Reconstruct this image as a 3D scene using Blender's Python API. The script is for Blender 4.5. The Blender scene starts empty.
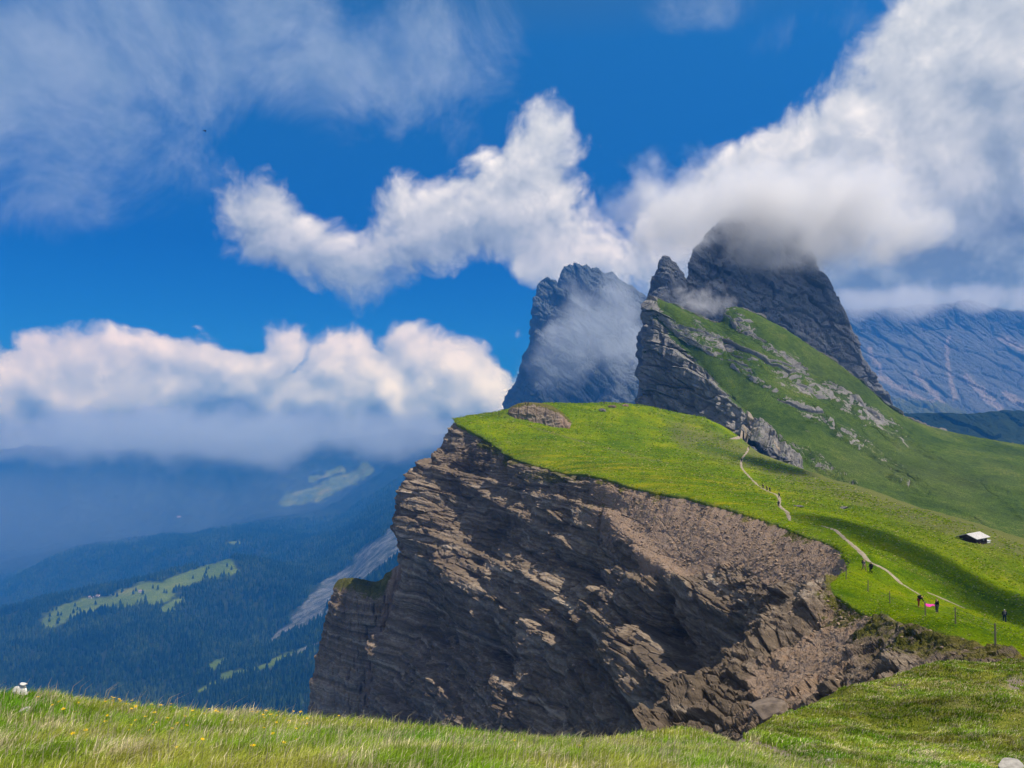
import bpy, bmesh, math, random
import numpy as np
from mathutils import Vector, Matrix
from mathutils.bvhtree import BVHTree

rng = np.random.default_rng(7)
random.seed(7)
scene = bpy.context.scene
col = scene.collection

# ------------------------------------------------------------------ camera
F, CX, HY = 769.0, 512.0, 405.0          # focal length in pixels, centre column, horizon row
cam_d = bpy.data.cameras.new("camera")
cam = bpy.data.objects.new("camera", cam_d)
col.objects.link(cam)
cam.location = (0, 0, 0)
cam.rotation_euler = (math.radians(90), 0, 0)
cam_d.sensor_width = 36.0
cam_d.lens = 36.0 * F / 1024.0
cam_d.shift_y = (HY - 384.0) / 1024.0
cam_d.clip_start, cam_d.clip_end = 0.1, 60000
scene.camera = cam

# ------------------------------------------------------------------ light
SUN_EL, SUN_AZ = 61.0, 110.0               # degrees; azimuth clockwise from the view direction (+Y)
S = Vector((math.sin(math.radians(SUN_AZ)) * math.cos(math.radians(SUN_EL)),
            math.cos(math.radians(SUN_AZ)) * math.cos(math.radians(SUN_EL)),
            math.sin(math.radians(SUN_EL))))
sun_d = bpy.data.lights.new("sun", 'SUN')
sun_d.energy = 5.0
sun_d.angle = math.radians(0.5)
sun_d.color = (1.0, 0.95, 0.87)
sun = bpy.data.objects.new("sun", sun_d)
sun.rotation_euler = S.to_track_quat('Z', 'Y').to_euler()
sun.location = S * 300
col.objects.link(sun)
scene.view_settings.view_transform = 'Standard'
scene.view_settings.look = 'None'
scene.view_settings.exposure = 0.1
scene.view_settings.gamma = 1.0
scene.view_settings.use_curve_mapping = False
scene.render.engine = 'CYCLES'
cy = scene.cycles
cy.use_denoising = True
cy.use_adaptive_sampling = True
cy.adaptive_threshold = 0.03
cy.max_bounces = 6
cy.diffuse_bounces = 2
cy.glossy_bounces = 1
cy.transmission_bounces = 3
cy.volume_bounces = 3
cy.volume_step_rate = 1.6
cy.transparent_max_bounces = 8
cy.caustics_reflective = cy.caustics_refractive = False


# ------------------------------------------------------------------ node helpers
def nd(t, kind, props=None, **ins):
    n = t.nodes.new(kind)
    for k, v in (props or {}).items():
        setattr(n, k, v)
    for k, v in ins.items():
        key = int(k[1:]) if k[0] == 'i' and k[1:].isdigit() else k.replace('_', ' ')
        s = n.inputs[key]
        if isinstance(v, bpy.types.NodeSocket):
            t.links.new(v, s)
        elif isinstance(v, bpy.types.Node):
            t.links.new(v.outputs[0], s)
        else:
            s.default_value = v
    return n


def mth(t, op, a, b=None, clamp=False):
    kw = {'i0': a}
    if b is not None:
        kw['i1'] = b
    return nd(t, 'ShaderNodeMath', {'operation': op, 'use_clamp': clamp}, **kw).outputs[0]


def mr(t, v, a, b, c=0.0, d=1.0, smooth=False):
    return nd(t, 'ShaderNodeMapRange', {'interpolation_type': 'SMOOTHSTEP' if smooth else 'LINEAR'},
              i0=v, i1=a, i2=b, i3=c, i4=d).outputs[0]


def mixc(t, f, a, b, blend='MIX'):
    n = t.nodes.new('ShaderNodeMix')
    n.data_type = 'RGBA'
    n.blend_type = blend
    for sock, v in ((n.inputs[0], f), (n.inputs[6], a), (n.inputs[7], b)):
        if isinstance(v, bpy.types.NodeSocket):
            t.links.new(v, sock)
        elif isinstance(v, (tuple, list)):
            sock.default_value = (*v[:3], 1)
        else:
            sock.default_value = v
    return n.outputs[2]


def ramp(t, fac, stops):
    n = t.nodes.new('ShaderNodeValToRGB')
    e = n.color_ramp.elements
    while len(e) < len(stops):
        e.new(0.5)
    for el, (p, c) in zip(e, stops):
        el.position = p
        el.color = (*c, 1)
    t.links.new(fac, n.inputs[0])
    return n.outputs[0]


def noise(t, vec, scale, detail=4.0, rough=0.55, dist=0.0):
    return nd(t, 'ShaderNodeTexNoise', None, Vector=vec, Scale=scale, Detail=detail, Roughness=rough, Distortion=dist).outputs[0]


# ------------------------------------------------------------------ sky
world = bpy.data.worlds.new("World")
scene.world = world
world.use_nodes = True


def px_dir(px, py):
    X, Z = px - CX, HY - py
    return math.atan2(X, F), math.atan2(Z, math.hypot(X, F))


# cloud banks: centre and radii in photograph pixels turned into azimuth / elevation, tilt in degrees, weight
BLOBS = [
    # right hand bank over the peaks
    (1010, 120, 185, 140, 25, .95), (890, 195, 185, 105, 15, .95), (790, 215, 150, 95, 12, .85), (715, 232, 105, 72, 14, .85), (660, 235, 60, 36, 15, .55), (760, 175, 70, 45, 22, .6),
    (640, 262, 95, 48, 10, .72), (1060, 230, 230, 110, 0, .95), (860, 262, 200, 60, 0, .9), (985, 35, 90, 80, 40, .5),
    (1080, 10, 140, 160, 0, .9), (575, 252, 70, 50, 0, .6), (900, 300, 230, 45, 0, .7), (800, 145, 60, 40, 25, .5), (925, 105, 60, 45, 40, .4),
    # middle cloud
    (525, 165, 88, 62, 25, .82), (485, 215, 100, 56, 20, .78), (415, 245, 88, 52, 28, .76), (350, 262, 64, 46, -20, .60),
    (262, 212, 64, 64, -35, .62), (300, 250, 56, 46, -40, .52), (400, 195, 46, 34, 20, .5), (340, 296, 50, 22, -10, .18), (560, 238, 75, 52, -20, .62),
    # low bank on the left
    (60, 405, 130, 72, 0, .97), (150, 400, 120, 66, 0, .92), (270, 395, 110, 78, 0, .92), (360, 390, 100, 70, 0, .95),
    (450, 392, 105, 66, 0, .95), (520, 380, 60, 50, 0, .6), (-80, 410, 150, 80, 0, .95), (100, 445, 260, 52, 0, .75), (350, 438, 260, 50, 0, .75),
    (85, 358, 45, 30, 0, .5), (310, 345, 55, 22, 0, .35), (145, 362, 35, 24, 0, .4), (20, 372, 45, 24, 0, .4),
]
VEIL = [
    (40, 75, 190, 112, 10, .78), (230, 30, 175, 66, 0, .60), (310, 70, 140, 70, -15, .62), (450, 55, 80, 80, 35, .70), (-60, 60, 160, 140, 0, .7),
    (700, 10, 70, 24, 0, .3), (830, 20, 80, 26, 10, .3),
]
# where a bank is thick enough to go grey: same layout
SHADES = [
    (880, 290, 200, 52, 0, .85), (1000, 250, 110, 60, 0, .45), (1000, 150, 70, 60, 30, .2), (990, 212, 40, 25, 0, .3),
    (70, 445, 210, 48, 0, .72), (240, 440, 160, 46, 0, .6), (350, 440, 220, 38, 0, .6), (235, 390, 60, 40, 0, .4),
    (350, 288, 90, 32, -20, .45), (280, 235, 80, 50, -35, .28), (400, 260, 60, 40, 20, .2), (430, 258, 90, 24, 25, .3), (500, 240, 70, 22, 10, .25),
]


def blob_group(name, blobs):
    g = bpy.data.node_groups.new(name, 'ShaderNodeTree')
    g.interface.new_socket('Vector', in_out='INPUT', socket_type='NodeSocketVector')
    g.interface.new_socket('Field', in_out='OUTPUT', socket_type='NodeSocketFloat')
    gi, go = g.nodes.new('NodeGroupInput'), g.nodes.new('NodeGroupOutput')
    acc = None
    for (px, py, rx, ry, a, w) in blobs:
        az, el = px_dir(px, py)
        m = g.nodes.new('ShaderNodeMapping')
        m.vector_type = 'TEXTURE'
        m.inputs[1].default_value = (az, el, 0)
        m.inputs[2].default_value = (0, 0, math.radians(a))
        m.inputs[3].default_value = (1.35 * rx / F, 1.35 * ry / F, 1)
        if acc is None:
            g.links.new(gi.outputs[0], m.inputs[0])
        else:   # a negligible dependence on the sum so far keeps the evaluation sequential (the shader stack is small)
            g.links.new(nd(g, 'ShaderNodeVectorMath', {'operation': 'MULTIPLY_ADD'}, i0=acc, i1=(1e-9, 1e-9, 0), i2=gi.outputs[0]).outputs[0], m.inputs[0])
        ln = nd(g, 'ShaderNodeVectorMath', {'operation': 'LENGTH'}, i0=m.outputs[0]).outputs['Value']
        v = mr(g, ln, 1.0, 0.0, 0.0, w, True)
        if acc is None:
            acc = v
        else:   # 1-(1-a)(1-b): banks melt together without piling up
            acc = mth(g, 'SUBTRACT', mth(g, 'ADD', acc, v), mth(g, 'MULTIPLY', acc, v))
    g.links.new(acc, go.inputs[0])
    return g


g_cloud, g_shade, g_veil = blob_group("cloud_banks", BLOBS), blob_group("cloud_shade", SHADES), blob_group("cloud_veil", VEIL)

# density of the banks with their torn edges
gd = bpy.data.node_groups.new("cloud_density", 'ShaderNodeTree')
gd.interface.new_socket('Vector', in_out='INPUT', socket_type='NodeSocketVector')
gd.interface.new_socket('Density', in_out='OUTPUT', socket_type='NodeSocketFloat')
gi, go = gd.nodes.new('NodeGroupInput'), gd.nodes.new('NodeGroupOutput')
v0 = gi.outputs[0]
wn = nd(gd, 'ShaderNodeTexNoise', None, Vector=v0, Scale=9.0, Detail=3.0, Roughness=0.5).outputs[1]
wv = nd(gd, 'ShaderNodeVectorMath', {'operation': 'SUBTRACT'}, i0=wn, i1=(.5, .5, .5)).outputs[0]
ws = nd(gd, 'ShaderNodeVectorMath', {'operation': 'MULTIPLY'}, i0=wv, i1=(.075, .06, 0)).outputs[0]
vw = nd(gd, 'ShaderNodeVectorMath', {'operation': 'ADD'}, i0=v0, i1=ws).outputs[0]
gb = gd.nodes.new('ShaderNodeGroup')
gb.node_tree = g_cloud
gd.links.new(vw, gb.inputs[0])
B = gb.outputs[0]
n1 = noise(gd, vw, 8.0, 10.0, 0.61, 0.0)
# unseen scattered cloud, added behind and above the viewer to whiten the fill light
back = nd(gd, 'ShaderNodeSeparateXYZ', None, i0=v0)
away = mth(gd, 'MAXIMUM', mr(gd, mth(gd, 'ABSOLUTE', back.outputs[0]), .75, 1.1, 0, .50, True), mr(gd, back.outputs[1], .62, .9, 0, .36, True))
B2 = mth(gd, 'MAXIMUM', B, away)
vo = nd(gd, 'ShaderNodeTexVoronoi', {'feature': 'SMOOTH_F1'}, Vector=nd(gd, 'ShaderNodeVectorMath', {'operation': 'MULTIPLY_ADD'}, i0=wv, i1=(.03, .03, 0), i2=vw).outputs[0], Scale=24.0, Smoothness=.6).outputs[0]
puff = mth(gd, 'MULTIPLY', mth(gd, 'SUBTRACT', .42, vo), mr(gd, back.outputs[1], .02, .16, .80, .22, True))
vo2 = nd(gd, 'ShaderNodeTexVoronoi', {'feature': 'SMOOTH_F1'}, Vector=nd(gd, 'ShaderNodeVectorMath', {'operation': 'MULTIPLY_ADD'}, i0=wv, i1=(.05, .05, 0), i2=vw).outputs[0], Scale=62.0, Smoothness=.5).outputs[0]
puff = mth(gd, 'ADD', puff, mth(gd, 'MULTIPLY', mth(gd, 'SUBTRACT', .42, vo2), .14))
vo3 = nd(gd, 'ShaderNodeTexVoronoi', {'feature': 'SMOOTH_F1'}, Vector=nd(gd, 'ShaderNodeVectorMath', {'operation': 'MULTIPLY_ADD'}, i0=wv, i1=(.05, .05, 0), i2=vw).outputs[0], Scale=11.5, Smoothness=.35).outputs[0]
puff = mth(gd, 'ADD', puff, mth(gd, 'MULTIPLY', mth(gd, 'SUBTRACT', .44, vo3), mr(gd, back.outputs[1], .03, .15, .95, .15, True)))
f = mth(gd, 'ADD', mth(gd, 'ADD', B2, puff), mth(gd, 'MULTIPLY', mth(gd, 'SUBTRACT', n1, .5), 1.55))
f = mth(gd, 'MULTIPLY', f, mr(gd, B2, 0.02, .22, 0, 1, True))
gd.links.new(f, go.inputs[0])

wt = world.node_tree
wt.nodes.clear()
sky = wt.nodes.new('ShaderNodeTexSky')
sky.sky_type = 'NISHITA'
sky.sun_disc = False
sky.sun_elevation = math.radians(SUN_EL)
sky.sun_rotation = math.radians(SUN_AZ)
sky.altitude = 2400
sky.air_density = 1.0
sky.dust_density = 0.3
sky.ozone_density = 3.0
SKY_K = 0.10
tc = wt.nodes.new('ShaderNodeTexCoord')
sp = nd(wt, 'ShaderNodeSeparateXYZ', None, i0=tc.outputs['Generated'])
az = mth(wt, 'ARCTAN2', sp.outputs[0], sp.outputs[1])
el = mth(wt, 'ARCSINE', sp.outputs[2])
ae = nd(wt, 'ShaderNodeCombineXYZ', None, i0=az, i1=el).outputs[0]


def dens(vec, after=None):
    if after is not None:
        vec = nd(wt, 'ShaderNodeVectorMath', {'operation': 'MULTIPLY_ADD'}, i0=after, i1=(1e-9, 1e-9, 0), i2=vec).outputs[0]
    g = wt.nodes.new('ShaderNodeGroup')
    g.node_tree = gd
    wt.links.new(vec, g.inputs[0])
    return g.outputs[0]


d0 = dens(ae)
up = nd(wt, 'ShaderNodeVectorMath', {'operation': 'ADD'}, i0=ae, i1=(.012, .022, 0)).outputs[0]
d1 = dens(up, d0)
gs = wt.nodes.new('ShaderNodeGroup')
gs.node_tree = g_shade
wt.links.new(nd(wt, 'ShaderNodeVectorMath', {'operation': 'MULTIPLY_ADD'}, i0=d1, i1=(1e-9, 1e-9, 0), i2=ae).outputs[0], gs.inputs[0])
low = mr(wt, el, .02, .12, 1, 0, True)
alpha = mth(wt, 'MULTIPLY', mr(wt, d0, .25, mth(wt, 'SUBTRACT', .66, mth(wt, 'MULTIPLY', low, .20)), 0, 1, True), 0.97)
lit = mth(wt, 'ADD', mth(wt, 'MULTIPLY', mth(wt, 'SUBTRACT', d0, d1), 0.62), 0.62)
fine = noise(wt, ae, 22, 6, .6)
lit = mth(wt, 'ADD', lit, mth(wt, 'MULTIPLY', mth(wt, 'SUBTRACT', fine, .5), .5))
lit = mth(wt, 'SUBTRACT', lit, mth(wt, 'MULTIPLY', gs.outputs[0], .75), True)
ccol = ramp(wt, lit, [(0.0, (.13, .19, .30)), (.35, (.30, .38, .50)), (.65, (.56, .62, .70)), (1.0, (1.0, 1.0, 1.0))])
# sunlit banks low over the horizon, seen through the valley air, are far brighter than the thin cloud overhead
kk = ramp(wt, mr(wt, el, -.12, .30, 0, 1), [(0.0, (.85, 1.0, .85)), (.35, (1.20, 1.38, 1.12)), (.75, (1.08, 1.08, 1.02)), (1.0, (1.05, 1.05, 1))])
ccol = mixc(wt, 1.0, ccol, kk, 'MULTIPLY')
ccol = nd(wt, 'ShaderNodeVectorMath', {'operation': 'SCALE'}, i0=ccol).outputs[0]
ccol.node.inputs['Scale'].default_value = 1.0 / SKY_K
skc = mixc(wt, 1.0, sky.outputs[0], ramp(wt, mr(wt, el, -.02, .72, 0, 1), [(0.0, (.0, .25, .62)), (.30, (.0, .33, .80)), (.62, (.10, .78, 1.28)), (.68, (.25, .85, 1.2)), (1.0, (.95, 1.0, 1.0))]), 'MULTIPLY')
gv = wt.nodes.new('ShaderNodeGroup')
gv.node_tree = g_veil
wt.links.new(nd(wt, 'ShaderNodeVectorMath', {'operation': 'MULTIPLY_ADD'}, i0=gs.outputs[0], i1=(1e-9, 1e-9, 0), i2=ae).outputs[0], gv.inputs[0])
vn = noise(wt, ae, 6.5, 8, .6, .5)
va = mth(wt, 'MULTIPLY', mr(wt, mth(wt, 'ADD', gv.outputs[0], mth(wt, 'MULTIPLY', mth(wt, 'SUBTRACT', vn, .5), 2.1)), .16, 1.0, 0, .80, True), mr(wt, gv.outputs[0], 0, .2, 0, 1, True))
vc = ramp(wt, fine, [(.3, (.21, .33, .52)), (.7, (.33, .44, .62))])
vc = nd(wt, 'ShaderNodeVectorMath', {'operation': 'SCALE'}, i0=vc).outputs[0]
vc.node.inputs['Scale'].default_value = 1.0 / SKY_K
fin = mixc(wt, alpha, mixc(wt, va, skc, vc), ccol)
bg = nd(wt, 'ShaderNodeBackground', None, Color=fin, Strength=SKY_K)
wo = wt.nodes.new('ShaderNodeOutputWorld')
wt.links.new(bg.outputs[0], wo.inputs[0])
world.cycles.sampling_method = 'MANUAL'
world.cycles.sample_map_resolution = 512


# ------------------------------------------------------------------ numeric helpers
def P(px, py, d):
    return np.array([(px - CX) / F * d, d, -(py - HY) / F * d])


def proj(p):
    y = np.maximum(p[..., 1], 0.05)
    return CX + p[..., 0] / y * F, HY - p[..., 2] / y * F


_perm = np.random.default_rng(3).permutation(256)
_perm = np.concatenate([_perm, _perm, _perm])
_grad = np.random.default_rng(4).normal(size=(256, 3))
_grad /= np.linalg.norm(_grad, axis=1)[:, None]


def perlin(p):
    i = np.floor(p).astype(np.int64)
    f = p - i
    u = f * f * f * (f * (f * 6 - 15) + 10)
    i &= 255
    out = 0
    for dx in (0, 1):
        wx = u[..., 0] if dx else 1 - u[..., 0]
        for dy in (0, 1):
            wy = u[..., 1] if dy else 1 - u[..., 1]
            for dz in (0, 1):
                wz = u[..., 2] if dz else 1 - u[..., 2]
                h = _perm[_perm[_perm[(i[..., 0] + dx) & 255] + ((i[..., 1] + dy) & 255)] + ((i[..., 2] + dz) & 255)]
                g = _grad[h]
                out = out + wx * wy * wz * (g[..., 0] * (f[..., 0] - dx) + g[..., 1] * (f[..., 1] - dy) + g[..., 2] * (f[..., 2] - dz))
    return out * 1.5


def fbm(p, octv=5, gain=0.5, ridged=False):
    a, s, tot = 1.0, 0, 0
    q = p.copy()
    for k in range(octv):
        n = perlin(q + k * 17.3)
        if ridged:
            n = 1 - 2 * np.abs(n)
        s = s + a * n
        tot += a
        a *= gain
        q = q * 2.03
    return s / tot


def worley(q):
    """per point: two random numbers of its cell, tilt inside the cell and the gap to the next cell"""
    sh = q.shape[:-1]
    q = q.reshape(-1, 3)
    base = np.floor(q).astype(np.int64)
    f1 = np.full(len(q), 9.0)
    f2 = np.full(len(q), 9.0)
    cid = np.zeros(len(q), np.int64)
    tilt = np.zeros(len(q))
    for dx in (-1, 0, 1):
        for dy in (-1, 0, 1):
            for dz in (-1, 0, 1):
                c = base + [dx, dy, dz]
                h = _perm[_perm[_perm[c[:, 0] & 255] + (c[:, 1] & 255)] + (c[:, 2] & 255)]
                d = q - c - (_grad[h] * .45 + .5)
                l = (d * d).sum(-1)
                near_ = l < f1
                f2 = np.where(near_, f1, np.minimum(f2, l))
                f1 = np.where(near_, l, f1)
                cid = np.where(near_, h, cid)
                tilt = np.where(near_, (d * _grad[(h + 77) & 255]).sum(-1), tilt)
    r1 = ((cid * 167 + 13) & 255) / 255.0
    return r1.reshape(sh), tilt.reshape(sh), (np.sqrt(f2) - np.sqrt(f1)).reshape(sh)


def blocks(p, nb_, hgt, lng, amp, tilt_amp):
    """broken slabs: cells flattened along the bedding"""
    n = np.array(nb_) / np.linalg.norm(nb_)
    a1_ = np.cross(n, [1.0, .15, 0])
    a1_ /= np.linalg.norm(a1_)
    a2_ = np.cross(n, a1_)
    w_ = fbm(p / (lng * 1.3), 3)
    q = np.stack([p @ a1_ / lng + .35 * w_, p @ a2_ / lng - .3 * w_, p @ n / hgt + .3 * w_], -1)
    r1, ti, gap = worley(q)
    return amp * (r1 - .5) + tilt_amp * ti - amp * .5 * (1 - sst(0, .10, gap))


def rnd(*ints):
    h = np.zeros_like(np.asarray(ints[0]), dtype=np.int64)
    for k, v in enumerate(ints):
        h = (h * 1103515245 + np.asarray(v).astype(np.int64) * (12345 + 7919 * k) + 40503) & 0x7fffffff
        h = ((h >> 13) ^ h) * 1274126177 & 0x7fffffff
    return (h & 0xffff) / 65535.0


def sst(a, b, x):
    t = np.clip((x - a) / (b - a), 0, 1)
    return t * t * (3 - 2 * t)


def cr(c, n):
    """Catmull-Rom resampling along axis 0; n = samples, or an array of parameters"""
    c = np.asarray(c, float)
    K = len(c)
    t = np.linspace(0, K - 1, n) if np.isscalar(n) else np.asarray(n)
    i = np.clip(np.floor(t).astype(int), 0, K - 2)
    f = (t - i).reshape((-1,) + (1,) * (c.ndim - 1))
    e = np.concatenate([[2 * c[0] - c[1]], c, [2 * c[-1] - c[-2]]])
    p0, p1, p2, p3 = e[i], e[i + 1], e[i + 2], e[i + 3]
    return 0.5 * (2 * p1 + (p2 - p0) * f + (2 * p0 - 5 * p1 + 4 * p2 - p3) * f ** 2 + (3 * p1 - p0 - 3 * p2 + p3) * f ** 3)


def loft(ctrl, nr, nc):
    a = cr(ctrl, nr)
    return np.swapaxes(cr(np.swapaxes(a, 0, 1), nc), 0, 1)


def normals(p):
    a = np.gradient(p, axis=0)
    b = np.gradient(p, axis=1)
    n = np.cross(a, b)
    return n / np.maximum(np.linalg.norm(n, axis=-1, keepdims=True), 1e-9)


def polydist(px, py, line):
    d = np.full(px.shape, 1e9)
    for (x0, y0), (x1, y1) in zip(line[:-1], line[1:]):
        vx, vy = x1 - x0, y1 - y0
        t = np.clip(((px - x0) * vx + (py - y0) * vy) / (vx * vx + vy * vy), 0, 1)
        d = np.minimum(d, np.hypot(px - x0 - t * vx, py - y0 - t * vy))
    return d


def mesh_from(name, verts, faces_flat, counts, mat, smooth=False, attrs=None, parent=None):
    me = bpy.data.meshes.new(name)
    nv, nf = len(verts), len(counts)
    me.vertices.add(nv)
    me.vertices.foreach_set('co', np.asarray(verts, np.float32).ravel())
    me.loops.add(len(faces_flat))
    me.loops.foreach_set('vertex_index', np.asarray(faces_flat, np.int32).ravel())
    me.polygons.add(nf)
    st = np.concatenate([[0], np.cumsum(counts)[:-1]]).astype(np.int32)
    me.polygons.foreach_set('loop_start', st)
    me.polygons.foreach_set('loop_total', np.asarray(counts, np.int32))
    me.polygons.foreach_set('use_smooth', np.full(nf, bool(smooth)))
    me.update(calc_edges=True)
    for k, v in (attrs or {}).items():
        v = np.asarray(v, np.float32)
        if v.ndim == 2:
            at = me.attributes.new(k, 'FLOAT_COLOR', 'POINT')
            at.data.foreach_set('color', np.concatenate([v, np.ones((nv, 1), np.float32)], 1).ravel())
        else:
            at = me.attributes.new(k, 'FLOAT', 'POINT')
            at.data.foreach_set('value', v.ravel())
    me.materials.append(mat)
    o = bpy.data.objects.new(name, me)
    col.objects.link(o)
    if parent:
        o.parent = parent
    return o


def grid_obj(name, p, mat, smooth=False, attrs=None):
    r, c = p.shape[:2]
    n = normals(p)
    idx = np.arange(r * c).reshape(r, c)
    q = np.stack([idx[:-1, :-1], idx[:-1, 1:], idx[1:, 1:], idx[1:, :-1]], -1).reshape(-1, 4)
    if n[..., 2].mean() < 0:
        pass
    at = {k: v.reshape(r * c, -1).squeeze() for k, v in (attrs or {}).items()}
    return mesh_from(name, p.reshape(-1, 3), q.ravel(), np.full(len(q), 4), mat, smooth, at)


def face_cam(p):
    """flip the grid so that its normals point out of the hill"""
    return p


def tag(o, label=None, cat=None, group=None, kind=None):
    for k, v in (('label', label), ('category', cat), ('group', group), ('kind', kind)):
        if v:
            o[k] = v
    return o


def empty(name, loc, rz=0.0):
    o = bpy.data.objects.new(name, None)
    o.location = loc
    o.rotation_euler = (0, 0, rz)
    col.objects.link(o)
    return o


def bvh_of(*objs):
    vs, fs, off = [], [], 0
    for o in objs:
        me = o.data
        v = np.empty(len(me.vertices) * 3, np.float32)
        me.vertices.foreach_get('co', v)
        v = v.reshape(-1, 3)
        f = np.empty(len(me.loops), np.int32)
        me.loops.foreach_get('vertex_index', f)
        vs.append(v)
        fs.append(f.reshape(-1, 4) + off)
        off += len(v)
    return BVHTree.FromPolygons(np.concatenate(vs).tolist(), np.concatenate(fs).tolist())


# ------------------------------------------------------------------ materials
def new_mat(name):
    m = bpy.data.materials.new(name)
    m.use_nodes = True
    t = m.node_tree
    t.nodes.clear()
    out = t.nodes.new('ShaderNodeOutputMaterial')
    bs = t.nodes.new('ShaderNodeBsdfPrincipled')
    bs.inputs['Roughness'].default_value = 0.95
    bs.inputs['Specular IOR Level'].default_value = 0.02
    t.links.new(bs.outputs[0], out.inputs[0])
    return m, t, bs, out


def plain(name, c, rough=0.8, var=0.15, scale=8.0):
    m, t, bs, _ = new_mat(name)
    g = nd(t, 'ShaderNodeNewGeometry')
    n = noise(t, g.outputs['Position'], scale, 4)
    k = mr(t, n, .3, .7, 1 - var, 1 + var)
    cc = nd(t, 'ShaderNodeVectorMath', {'operation': 'SCALE'}, i0=(*c,))
    t.links.new(k, cc.inputs['Scale'])
    t.links.new(cc.outputs[0], bs.inputs['Base Color'])
    bs.inputs['Roughness'].default_value = rough
    return m


def attr(t, name):
    return nd(t, 'ShaderNodeAttribute', {'attribute_name': name})


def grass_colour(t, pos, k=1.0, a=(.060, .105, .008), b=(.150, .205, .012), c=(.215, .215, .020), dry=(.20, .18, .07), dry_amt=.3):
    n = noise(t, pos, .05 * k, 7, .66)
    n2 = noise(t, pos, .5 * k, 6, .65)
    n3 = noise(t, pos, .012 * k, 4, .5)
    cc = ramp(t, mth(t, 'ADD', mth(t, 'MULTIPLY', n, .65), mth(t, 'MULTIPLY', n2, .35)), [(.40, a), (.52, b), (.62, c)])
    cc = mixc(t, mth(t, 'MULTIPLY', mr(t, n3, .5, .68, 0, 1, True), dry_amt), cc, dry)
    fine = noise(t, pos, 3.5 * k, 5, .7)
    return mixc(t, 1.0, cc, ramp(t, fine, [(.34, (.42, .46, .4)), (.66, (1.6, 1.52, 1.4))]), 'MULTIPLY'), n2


def rock_mat(name, nb, c_dark, c_mid, c_light, scree=(.20, .15, .11), band=1.0, size=1.0, grass_kw=None):
    """bedded rock; attributes scree and grass (0..1) bring in rubble and turf"""
    m, t, bs, _ = new_mat(name)
    pos = nd(t, 'ShaderNodeNewGeometry').outputs['Position']
    b = nd(t, 'ShaderNodeVectorMath', {'operation': 'DOT_PRODUCT'}, i0=pos, i1=nb).outputs['Value']
    warp = mth(t, 'MULTIPLY', noise(t, pos, .04 / size, 4), 9 * size)
    b = mth(t, 'ADD', b, warp)
    bn = nd(t, 'ShaderNodeTexNoise', {'noise_dimensions': '1D'}, W=b, Scale=.35 * band / size, Detail=6.0, Roughness=.75).outputs[0]
    big = noise(t, pos, .025 / size, 5, .6)
    sm = noise(t, pos, .9 / size, 7, .7)
    v = mth(t, 'ADD', mth(t, 'ADD', mth(t, 'MULTIPLY', bn, .5), mth(t, 'MULTIPLY', big, .35)), mth(t, 'MULTIPLY', sm, .25))
    rc = ramp(t, v, [(.38, c_dark), (.55, c_mid), (.72, c_light)])
    sp1 = nd(t, 'ShaderNodeTexVoronoi', None, Vector=pos, Scale=1.3 / size).outputs['Color']
    spk = noise(t, pos, 2.2 / size, 8, .8)
    sc = mixc(t, 1.0, (*scree,), ramp(t, spk, [(.3, (.68, .68, .68)), (.7, (1.34, 1.32, 1.3))]), 'MULTIPLY')
    sc = mixc(t, mth(t, 'MULTIPLY', nd(t, 'ShaderNodeSeparateXYZ', None, i0=sp1).outputs[0], .3), sc, (.30, .27, .24))
    jag = mth(t, 'ADD', mth(t, 'MULTIPLY', mth(t, 'SUBTRACT', noise(t, pos, .45 / size, 7, .7), .5), 1.1), mth(t, 'MULTIPLY', mth(t, 'SUBTRACT', noise(t, pos, 1.7 / size, 5, .7), .5), .8))
    rs = mr(t, mth(t, 'ADD', attr(t, 'scree').outputs['Fac'], jag), .35, .65, 0, 1, True)
    cc = mixc(t, rs, rc, sc)
    gc, _ = grass_colour(t, pos, **(grass_kw or dict(a=(.058, .062, .014), b=(.098, .096, .022), c=(.15, .13, .04))))
    gm = mr(t, mth(t, 'ADD', attr(t, 'grass').outputs['Fac'], jag), .42, .62, 0, 1, True)
    cc = mixc(t, gm, cc, gc)
    t.links.new(cc, bs.inputs['Base Color'])
    bh = mth(t, 'ADD', mth(t, 'MULTIPLY', bn, .5), spk)
    bp = nd(t, 'ShaderNodeBump', None, Strength=.7, Distance=.5 * size, Height=bh)
    t.links.new(bp.outputs[0], bs.inputs['Normal'])
    return m


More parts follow.
